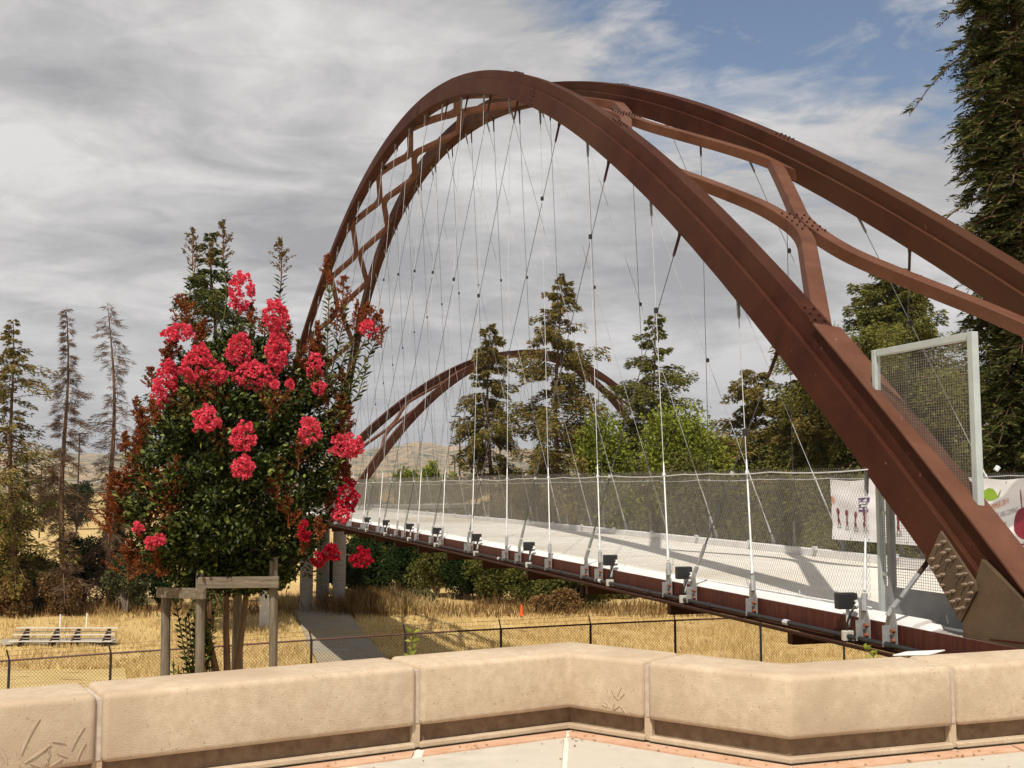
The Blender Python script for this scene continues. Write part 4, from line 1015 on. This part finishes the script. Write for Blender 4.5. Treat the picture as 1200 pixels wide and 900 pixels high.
# dry grass
def grass(name, x0, x1, y0, y1, n, hmin, hmax, m, label, wd=.03, seed=3, thin=None, clump=True):
    g_ = np.random.default_rng(seed); Y = y0+(y1-y0)*g_.random(n)**1.2; X = (x0+(x1-x0)*g_.random(n))*(Y/y1 if x0 < -5 else 1)
    pat = np.sin(X*.9+np.sin(Y*.4)*2)*np.cos(Y*.7+X*.23)+np.sin(X*2.3+Y*1.1)*.5
    keep = (pat+g_.normal(0, .7, n) > -.5)
    if thin is not None: keep &= ~thin(X, Y)
    X, Y, pat = X[keep], Y[keep], pat[keep]; n = len(X)
    Z = gz(X, Y)-.03; Hh = (hmin+(hmax-hmin)*g_.random(n)**1.5)*(1+.25*np.clip(pat, -1, 1)); a = g_.uniform(0, 2*math.pi, n); ln = g_.normal(0, .28, (n, 2))
    w = wd*g_.uniform(.5, 1.4, n)
    A = np.stack([X-np.cos(a)*w, Y-np.sin(a)*w, Z], 1); B_ = np.stack([X+np.cos(a)*w, Y+np.sin(a)*w, Z], 1); T_ = np.stack([X+ln[:, 0]*Hh, Y+ln[:, 1]*Hh, Z+Hh], 1)
    V = np.stack([A, B_, T_], 1).reshape(-1, 3); Fs = np.arange(3*n).reshape(-1, 3)
    o = link(name, np_mesh(name, V, Fs), M[m], None, 'stuff'); tag(o, label, 'grass')
pl0, pl1 = atz(347, 719, -8.14), atz(372, 782, -8.1); pr0, pr1 = atz(408, 719, -8.14), atz(458, 782, -8.1)
def onpath(X, Y):
    t = (Y-pl0[1])/(pl1[1]-pl0[1]); xl = pl0[0]+(pl1[0]-pl0[0])*t; xr = pr0[0]+(pr1[0]-pr0[0])*t
    return (X > xl-.2) & (X < xr+.2) & (Y > 45)
grass('dry_grass', -45, 34, 48, 80, 120000, .12, .42, 'straw', 'golden dry grass covering the meadow beyond the fence', .035, 3, onpath)
grass('dry_grass_slope', -16, 12, 26, 48, 50000, .1, .36, 'straw', 'golden dry grass on the slope just behind the chain link fence', .022, 4, onpath)
def weeds_band():
    grass('brown_weeds', -44, 20, 73, 80, 9000, .4, 1.1, 'strawdark', 'taller brown weeds along the foot of the bushes', .04, 8, onpath)
weeds_band()
def weedpatch(px, py, n, m, name, label, hh=.8, sp=1.2):
    b_ = atz(px, py, -8.15); g_ = np.random.default_rng(int(px)); X = b_[0]+g_.normal(0, sp, n); Y = b_[1]+g_.normal(0, sp, n)
    D_ = unit(np.stack([g_.normal(0, .35, n), g_.normal(0, .35, n), np.ones(n)], 1)); L_ = hh*g_.uniform(.4, 1.1, n)
    o = foliage(name, [leaves(np.stack([X, Y, gz(X, Y)], 1), D_, g_.normal(size=(n, 3)), L_, .05)], M[m], None, 'stuff'); tag(o, label, 'weeds')
weedpatch(430, 716, 2600, 'strawdark', 'weed_patch', 'tall brown weeds right of the bridge piers', 1.7, 1.5)
weedpatch(465, 716, 1500, 'straw', 'weed_patch', 'tall golden weeds near the sage clump', 1.3, 1.2)
weedpatch(335, 712, 900, 'straw', 'weed_patch', 'golden weeds left of the path end', 1.1, .7)

# ------------------------------------------------------------------ crape myrtle with its guard
def myrtle():
    global rng
    rng = np.random.default_rng(5); rs = random.Random(5)
    Y0 = 11.0; k = Y0/F; zb = -3.0
    cx = at(268, 600, Y0)[0]
    e = empty('crape_myrtle', (cx, Y0, zb), 'bushy crape myrtle tree covered in pink red flower heads behind the seat wall', 'tree')
    tr = MB()
    for dx in (-.06, .05, .0): tr.tube([(cx+.04+dx*.4, Y0, zb-.1), (cx+.04+dx*.5, Y0, zb+.9), (cx+dx*3, Y0+dx, zb+1.7), (cx+dx*6, Y0-dx*3, -.2)], [.045, .04, .03, .015], 7)
    tr.build('trunk', M['stem'], e, smooth=True, fix=False)
    # crown outline: y -> (xl,xr)
    oy = [395, 420, 445, 470, 520, 560, 610, 650, 680, 692]; ol = [262, 222, 205, 192, 178, 156, 152, 172, 208, 236]; orr = [300, 345, 370, 388, 396, 392, 384, 366, 336, 318]
    n = 150000; py = rng.uniform(395, 690, n); xl = np.interp(py, oy, ol); xr = np.interp(py, oy, orr); u = rng.uniform(-1, 1, n); v = rng.uniform(-1, 1, n)
    r = np.hypot(u, v); keep = (r < 1) & (rng.random(n) < (.40+.6*r**2.5)*np.interp(py, [400, 440, 500], [.25, .5, 1.]))
    # clumpy gaps near the outline
    cl = np.sin(u*9+py*.11)+np.cos(v*8-py*.09)+np.sin(py*.21+u*5); keep &= ~((r > .62) & (cl < -.25)) & ~((cl < -1.25))
    py, xl, xr, u, v = py[keep], xl[keep], xr[keep], u[keep], v[keep]; r = r[keep]
    px = (xl+xr)/2+u*(xr-xl)/2
    P = np.array([at(a, b, Y0) for a, b in zip(px, py)]); P[:, 1] += v*(xr-xl)/2*k*.85
    wob = rng.normal(0, .03, P.shape); P += wob
    out = unit(np.stack([u, v*1., (550-py)/300*.6], 1)); D_ = unit(out*.5+rng.normal(0, .6, P.shape)+[0, 0, .25])
    L_ = rng.uniform(.038, .074, len(P)); Vl = [leaves(P, D_, unit(rng.normal(0, .5, P.shape)+out*.5+[0, 0, .8]), L_, L_*.52, .15)]
    EXTRA = []
    st = MB()
    def shoot(pts, step=.036, size=.088, panicle=True, dy=0.):
        W3 = [at(a, b, Y0+dy) for a, b in pts]; st.tube(W3, [.010]+[.006]*(len(W3)-1), 5, False)
        tot = 0
        for a, b in zip(W3[:-1], W3[1:]):
            L0 = np.linalg.norm(b-a); m_ = max(1, int(L0/step)); d = (b-a)/L0
            for i in range(m_):
                q = a+(b-a)*(i/m_); tot += 1
                for s_ in (-1, 1):
                    az = tot*1.2+(0 if s_ > 0 else math.pi)+rs.uniform(-.3, .3); sv = np.array([math.cos(az), math.sin(az)*.8, 0.])
                    if tot % 2: sv = np.array([s_*.9, .3*rs.uniform(-1, 1), 0])
                    dd_ = unit(sv*.9+d*.45+np.array([0, 0, .1]))
                    Vl.append(leaves(np.array([q]), np.array([dd_]), np.array([d+[0, -.4, 0]]), size*rs.uniform(.8, 1.2), size*.5, .15))
    shoot([(216, 382), (221, 350), (229, 310)]); shoot([(258, 400), (266, 350), (262, 303)], dy=.1); shoot([(270, 395), (276, 372)]); shoot([(330, 430), (328, 345), (330, 322)]); shoot([(383, 440), (384, 390), (386, 335)], dy=-.15)
    for b in ([(395, 470), (410, 430), (428, 398)], [(400, 480), (420, 440), (440, 402)], [(392, 450), (405, 415), (418, 392)], [(385, 500), (402, 470), (412, 440)], [(398, 490), (420, 462), (430, 430)], [(380, 470), (390, 430), (402, 380), (405, 360)], [(350, 460), (365, 430), (372, 400)]): shoot(b, .042, .095, dy=-.1)
    for b in ([(160, 570), (150, 540), (165, 515)], [(175, 560), (168, 530), (178, 490)], [(150, 610), (138, 585), (130, 570)], [(165, 640), (150, 660), (140, 650)], [(200, 420), (205, 395)], [(240, 430), (238, 405)]): shoot(b, .04, .075)
    for i in range(46):
        yy = rs.uniform(430, 680); sd_ = rs.choice([-1, 1]); xl_, xr_ = np.interp(yy, oy, ol), np.interp(yy, oy, orr); x0 = xl_+14 if sd_ < 0 else xr_-14
        x1 = x0+sd_*rs.uniform(16, 34); y1 = yy-rs.uniform(2, 34); shoot([(x0, yy), ((x0+x1)/2, yy-8), (x1, y1)], .035, .07, dy=rs.uniform(-.3, .3))
        if rs.random() < .85: EXTRA.append((x1, y1-8, 18, 28, 'seed', 16))
    for i in range(24):
        x0 = rs.uniform(225, 370); y0 = np.interp(x0, [225, 262, 300, 345, 370], [425, 402, 402, 425, 455])+8; x1 = x0+rs.uniform(-8, 8); y1 = y0-rs.uniform(14, 40)
        shoot([(x0, y0), (x1, y1)], .035, .075, dy=rs.uniform(-.3, .3))
        if rs.random() < .6: EXTRA.append((x1, y1-8, 14, 26, 'seed', 10))
    # sprouts at the foot around the guard post
    for i in range(16):
        x0 = rs.uniform(218, 250); x1 = x0+rs.uniform(-16, 16); y1 = rs.uniform(706, 760); shoot([(x0, 800), ((x0+x1)/2, (800+y1)/2), (x1, y1)], .05, .075, dy=rs.uniform(-.25, -.05))
    for i in range(3): shoot([(204+i*5, 805), (203+i*6, 775+i*5)], .05, .06, dy=-.3)
    st.build('stems', M['seedgreen'], e, fix=False, kind='stuff')
    foliage('foliage', Vl, M['myrtle'], e, 'stuff')
    # fine seed panicles: list (px,py,w,h,material,density)
    def panicle(px, py, w, h, m_, n_, dy=0., spike=False):
        c = at(px, py, Y0-.0+dy); ww, hh = w*k/2, h*k/2; tubes = MB(); Pp = []; 
        base = c-np.array([0, 0, hh]); top = c+np.array([0, 0, hh])
        tubes.tube([base, top], [.006, .002], 4, False); nb = int(h*.32)+4
        for i in range(nb):
            t = (i+rs.random())/nb; az = rs.uniform(0, 2*math.pi); q = base+(top-base)*t
            wl = ww*(1.15*(1-t)**.75+.12)*rs.uniform(.7, 1.15); d = np.array([math.cos(az), math.sin(az), rs.uniform(.5, 1.1)]); q2 = q+d*wl
            tubes.tube([q, q2], [.003, .0015], 3, False)
            for j in range(int(n_)):
                u_ = rs.uniform(.25, 1.05); Pp.append(q+(q2-q)*u_+np.array([rs.gauss(0, .006), rs.gauss(0, .006), rs.gauss(0, .006)]))
        for j in range(int(h*.5)): Pp.append(base+(top-base)*rs.uniform(.4, 1.02)+np.array([rs.gauss(0, .004)]*3))
        Pp = np.array(Pp); nn_ = len(Pp)
        A = [leaves(Pp-.006, rdir(nn_), rdir(nn_), rng.uniform(.014, .026, nn_), .017, .5), leaves(Pp-.003, rdir(nn_), rdir(nn_), rng.uniform(.014, .024, nn_), .017, .5)]
        o = foliage('seed_panicle', A, M[m_], e, 'stuff'); tubes.build('panicle_stalks', M['seed'], o, fix=False, kind='stuff')
    for a in [(226, 292, 26, 50, 'seedgreen', 8), (262, 282, 26, 48, 'seedgreen', 9), (248, 300, 12, 30, 'seedgreen', 8), (330, 302, 30, 46, 'seedgreen', 9), (213, 372, 42, 52, 'seed', 22), (384, 318, 18, 40, 'seed', 14), (402, 342, 24, 38, 'seed', 12), (395, 375, 28, 40, 'seed', 14), (432, 380, 40, 48, 'seed', 22), (447, 386, 26, 44, 'seed', 14), (420, 372, 20, 36, 'seed', 12), (372, 400, 26, 44, 'seed', 18), (368, 430, 26, 50, 'seed', 18),
              (350, 410, 12, 26, 'seedgreen', 8), (140, 585, 52, 60, 'seed', 34), (160, 548, 36, 44, 'seed', 16), (150, 560, 26, 34, 'seed', 10), (172, 505, 16, 30, 'seed', 6), (160, 525, 16, 30, 'seed', 6), (200, 600, 40, 50, 'seed', 7), (155, 650, 40, 30, 'seed', 22), (175, 620, 34, 36, 'seed', 14), (325, 572, 38, 50, 'seed', 18), (338, 600, 26, 36, 'seed', 16), (205, 560, 36, 46, 'seed', 14), (255, 470, 26, 24, 'seed', 14), (320, 480, 60, 40, 'seed', 7), (262, 520, 26, 36, 'seed', 6), (390, 505, 26, 40, 'seed', 14), (398, 495, 22, 36, 'seed', 12), (200, 415, 30, 30, 'seed', 16), (240, 455, 40, 30, 'seed', 10), (350, 440, 30, 40, 'seed', 16), (385, 470, 36, 40, 'seed', 12), (310, 470, 50, 30, 'seedgreen', 10), (215, 480, 40, 30, 'seedgreen', 10), (130, 610, 36, 44, 'seed', 26), (150, 665, 44, 34, 'seed', 30), (185, 575, 40, 44, 'seed', 12), (175, 660, 30, 30, 'seed', 18)]+EXTRA+[(240, 470, 10, 10, 'seed', 4), (350, 530, 40, 40, 'seed', 5)]:
        panicle(*a, dy=-(.35 if 180 < a[0] < 380 and a[1] > 440 else .05)*1.6 if a[1] > 440 else -.1)
    # flower heads: ruffled petal clusters
    def head(px, py, w, h, m_='petal', dens=1.0, dy=-.5, taper=.35, tilt=0):
        c = at(px, py, Y0+dy); kk = (Y0+dy)/F; ww, hh = w*kk/2, h*kk/2; dens = max(dens, .6); nfl = int((w*h)*.085*dens)+10; Pq, Dq, Lq, Wq = [], [], [], []
        for i in range(nfl):
            v = unit(np.array([rs.gauss(0, 1), rs.gauss(0, 1)-.3, rs.gauss(0, 1)])); rad = rs.uniform(.72, 1.02)
            tp = 1-taper*(v[2]*.5+.5); lump = 1+.16*math.sin(v[0]*7+px)*math.cos(v[2]*6+py)
            f = c+v*rad*lump*np.array([ww*tp*1.1, ww*tp, hh])+np.array([tilt*v[2]*ww, 0, 0])
            for j in range(11):
                d = unit(v*.7+np.array([rs.gauss(0, .75) for _ in range(3)])); Pq.append(f+d*.004); Dq.append(d); Lq.append(rs.uniform(.018, .034)); Wq.append(rs.uniform(.018, .032))
        A = leaves(np.array(Pq), np.array(Dq), rdir(len(Pq)), np.array(Lq), np.array(Wq), .35)
        foliage('flower_head', [A], M[m_], e)
    for a in [(283, 343, 31, 48, 'petal', .85, -.1), (323, 370, 30, 38), (232, 427, 42, 46), (257, 441, 20, 26), (281, 408, 32, 36), (296, 440, 52, 32), (325, 411, 28, 46), (195, 449, 33, 56, 'petal', 1.0, -.4, .6, .25), (242, 491, 34, 30, 'petal', .75, -.9), (285, 511, 28, 34, 'petal', 1, -1.0), (285, 547, 25, 27, 'petal', 1, -1.05), (363, 505, 32, 30, 'petal', .6, -.7), (407, 522, 42, 27, 'petal', .9, -.3),
              (408, 582, 26, 38, 'petal_deep', .9, -.2), (400, 602, 22, 22, 'petal', .5, -.3), (389, 649, 20, 20, 'petal_deep', 1, -.3), (424, 654, 26, 22, 'petal_deep', 1, -.1), (357, 621, 13, 22, 'petal_deep', .7, -.7), (186, 632, 14, 12, 'petal', .8, -.7), (176, 636, 12, 14, 'petal', .5, -.7), (163, 618, 12, 12, 'petal', .5, -.6), (212, 390, 34, 18, 'petal', .4, -.2), (370, 430, 20, 36, 'petal', .3, -.2), (374, 455, 18, 14, 'petal', .5, -.3), (432, 384, 24, 20, 'petal', .6, -.2), (372, 655, 16, 16, 'petal_deep', .6, -.4), (200, 392, 20, 14, 'petal', .35, -.3), (340, 450, 10, 10, 'petal', .6, -.7), (322, 451, 8, 8, 'petal', .8, -.8)]:
        head(*a)
    # stems carrying the low red heads
    MB().tube([at(385, 640, Y0-.2), at(405, 650, Y0-.15), at(424, 652, Y0-.1)], .006, 4).build('flower_stalk', M['stem'], e, fix=False)
myrtle()

def guard():
    Y0 = 10.7
    e = empty('timber_tree_guard', at(258, 790, Y0), 'weathered timber guard of round posts and nailed boards around the flowering tree', 'tree guard')
    def post(px, y0, w, Y, top=None, flare=1.0):
        b_ = at(px, 800, Y); t_ = at(px, y0, Y); r = w/2/F*Y
        MB().tube([(b_[0], Y, -3.4), (b_[0], Y, -2.2), (t_[0], Y, t_[2]-.02), (t_[0], Y, t_[2])], [r*flare, r*flare, r, r*.85], 12).build('post', M['wood'], e, smooth=False)
    post(194.5, 694, 11, 10.9); post(235, 668, 11, 10.5); post(278.5, 690, 10, 11.6, flare=1.5); post(320.8, 653, 10, 10.5)
    def board(a, b, h, Y, Yb=None):
        A = at(*a, Y); B_ = at(*b, Yb or Y); d = B_-A; L_ = np.linalg.norm(d); d /= L_; up = np.array([0, 0, 1.]); o_ = np.cross(d, up)
        MB().box((A+B_)/2, d*L_/2, o_*.02, up*(h/2/F*Y)).build('board', M['woodh'], e, bevel=.006)
    board((232, 683), (327, 682), 13, 10.42); board((185, 694), (240, 696), 12, 10.80, 10.38); board((236, 676), (330, 688), 9, 11.7, 11.3); 
guard()

# small climbing weeds at the wall
def sprig(px, py, Y, h, label, seed, m='bright'):
    rs = random.Random(seed); b_ = at(px, py, Y); e = empty('climbing_weed', b_, label, 'weed'); st = MB(); Vl = []
    pts = [b_+np.array([0, 0, -.25])]; d = np.array([rs.uniform(-.2, .5), 0, 1.])
    for i in range(7): d = unit(d+np.array([rs.gauss(0, .25), rs.gauss(0, .1), 0])); pts.append(pts[-1]+d*(h+.25)/7)
    st.tube(pts, .004, 4, False); st.build('stem', M['seedgreen'], e, fix=False)
    for p in pts[1:]:
        for j in range(3):
            dd_ = unit(np.array([rs.gauss(0, 1), rs.gauss(0, .5), rs.uniform(0, .8)])); Vl.append(leaves(np.array([p]), np.array([dd_]), np.array([[0, -.6, .8]]), rs.uniform(.03, .07), .03, .15))
    foliage('leaves', Vl, M[m], e)
sprig(482, 768, 7.9, .16, 'thin green vine tip peeking over the wall near the path', 1); sprig(452, 772, 7.75, .07, 'tiny green sprout on the wall edge left of the vine', 2)
sprig(1034, 757, 8.3, .02, 'tiny green sprout beside the white rag on the wall', 3); 

# flat pale sheet lying behind the wall joint
pp = [atz(1046, 769, -1.099), atz(1062, 765, -1.099), atz(1108, 763, -1.099), atz(1090, 768, -1.099)]
rag = MB().prism(pp, (0, 0, .010)).build('pale_flat_sheet', M['curb'], bevel=.004)
tag(rag, 'flat pale sheet lying on the back of the seat wall beside the wall joint', 'sheet')

# ------------------------------------------------------------------ bleachers, posts, cone, lamps
def bleacher(px0, px1, label, first=None):
    Y = 60.; a, b = at(px0, 751, Y), at(px1, 749, Y-.6); zt = -8.15
    e = empty('bleacher', ((a[0]+b[0])/2, Y, zt), label, 'bench', 'low bleachers on the meadow'); x0, x1 = a[0], b[0]
    for i, (dy, z) in enumerate(((0, .28), (.45, .56), (.9, .85))):
        MB().abox(x0, Y-.5+dy, zt+z-.045, x1, Y-.5+dy+.28, zt+z).build('seat_plank', M['woodpale'], e)
        if i: MB().abox(x0+.02, Y-.5+dy-.18, zt+z-.20, x1-.02, Y-.5+dy-.15, zt+z-.14).build('foot_plank', M['barkgrey'], e)
    for t in (.2, .8):
        xm = x0+(x1-x0)*t; MB().prism([(xm, Y-.5, zt), (xm, Y+.7, zt), (xm, Y+.7, zt+.8), (xm, Y+.4, zt+.8), (xm, Y-.5, zt+.23)], (.09, 0, 0)).build('leg_frame', M['rust_dark'], e)
bleacher(14, 68, 'left one of the two low pale bleachers on the dry meadow'); bleacher(74, 130, 'right one of the two low pale bleachers on the dry meadow')
pad = MB().prism([atz(0, 756, -8.1), atz(136, 753, -8.1), atz(134, 748, -8.1), atz(2, 750, -8.1)], (0, 0, .06)).build('concrete_pad', M['path']); tag(pad, kind='structure')
def stake(px, y0, y1, Y, w, m, name, label, cat):
    a, b = at(px, y0, Y), at(px, y1, Y); mb = MB(); r = w/2/F*Y; mb.tube([(a[0], Y, b[2]-.1), (a[0], Y, a[2])], r, 8); tag(mb.build(name, M[m]), label, cat)
stake(71, 720, 735, 64, 2, 'white', 'marker_stake', 'short white stake behind the left bleacher', 'stake'); stake(102, 719, 733, 65, 2, 'white', 'marker_stake', 'short white stake behind the right bleacher', 'stake')
def pillar():
    Y = 68.; a, b = at(311.5, 666, Y), at(311.5, 716, Y); e = empty('white_pillar', (a[0], Y, b[2]), 'small white pillar with stepped cap behind the timber guard', 'pillar'); h = a[2]-b[2]
    MB().abox(a[0]-.28, Y-.25, -8.4, a[0]+.28, Y+.25, b[2]+h*.80).build('shaft', M['white'], e, bevel=.02)
    MB().abox(a[0]-.34, Y-.31, b[2]+h*.803, a[0]+.34, Y+.31, b[2]+h*.86).build('cap', M['white'], e, bevel=.02)
    MB().abox(a[0]-.16, Y-.14, b[2]+h*.863, a[0]+.16, Y+.14, b[2]+h).build('finial', M['galv_dull'], e, bevel=.04)
pillar()
def cone():
    Y = 72.; a = at(611, 709, Y); b = at(611, 719, Y); e = empty('orange_marker', (a[0], Y, b[2]), 'tiny orange marker standing in the dry grass below the deck', 'marker')
    MB().tube([(a[0], Y, b[2]-.1), (a[0], Y, a[2])], [.10, .05], 10).build('cone_body', M['orange'], e); MB().abox(a[0]-.13, Y-.13, b[2]-.12, a[0]+.13, Y+.13, b[2]-.05).build('base', M['orange'], e)
cone()
def lamp(px, ytop, Y, label, arm=.9, r=.09, side=1):
    a = at(px, ytop, Y); e = empty('lamp_post', (a[0], Y, -8.3), label, 'lamp post', 'tall dark lamp posts beyond the bridge')
    MB().tube([(a[0], Y, -8.5), (a[0], Y, a[2])], [r, r*.7], 8).build('pole', M['black'], e)
    MB().box((a[0]+arm*.5*side, Y, a[2]), (arm*.5, 0, 0), (0, .2, 0), (0, 0, .07)).build('lamp_head', M['black'], e)
lamp(93.5, 508, 150, 'tall dark lamp post between the dead conifers', 1.0, .13); lamp(49, 546, 190, 'small far lamp post left of the dead leaning conifer', .9, .13)
lamp(539, 488, 140, 'tall dark lamp post left of the narrow conifer', 1.0, .13, -1); lamp(533, 534, 170, 'short far lamp post just left of the tall one under the distant arch', .8, .13, -1)
lamp(1141.5, 458, 60, 'thin dark lamp post right of the grey screen post', .35, .08)
lamp(586, 505, 150, 'dark lamp post behind the right side of the narrow conifer', .8, .12)

# posts on the right beyond the banner (bollard rail of the approach)
def rail():
    e = empty('timber_rail', BP(13, 9, -1.35), 'brown timber posts and low rail beyond the banner at right', 'rail')
    for px in (1184.5, 1204, 1222):
        p = at(px, 640, 19.); q = at(px, 684, 19.)
        MB().abox(p[0]-.055, 18.95, q[2]-.5, p[0]+.055, 19.06, p[2]).build('post', M['wood'], e)
    a, b = at(1170, 660, 19.), at(1260, 660, 19.)
    q = at(1184, 681, 19.)[2]; MB().abox(a[0], 18.85, q-.09, b[0], 18.93, q).build('lower_rail', M['woodh'], e)
rail()
side_ground = MB().prism([(7.9, 14.4, -1.80), (7.9, 26, -1.80), (40, 26, -1.8), (40, 8, -1.8), (12, 9, -1.8)], (0, 0, .15)).build('side_terrace', M['paver']); tag(side_ground, kind='structure')

# ------------------------------------------------------------------ haze
def haze():
    m = bpy.data.materials.new('haze_air'); m.use_nodes = True; nt = m.node_tree; nt.nodes.clear()
    o = nt.nodes.new('ShaderNodeOutputMaterial'); v = nt.nodes.new('ShaderNodeVolumePrincipled'); v.inputs['Density'].default_value = 8e-5
    v.inputs['Color'].default_value = (.86, .90, .97, 1); v.inputs['Anisotropy'].default_value = .2; nt.links.new(v.outputs[0], o.inputs['Volume'])
    ob = MB().abox(-9100, -400, -20, 9100, 9100, 520).build('haze', m); tag(ob, 'thin pale air haze over the far hills', 'haze', kind='stuff')
haze()
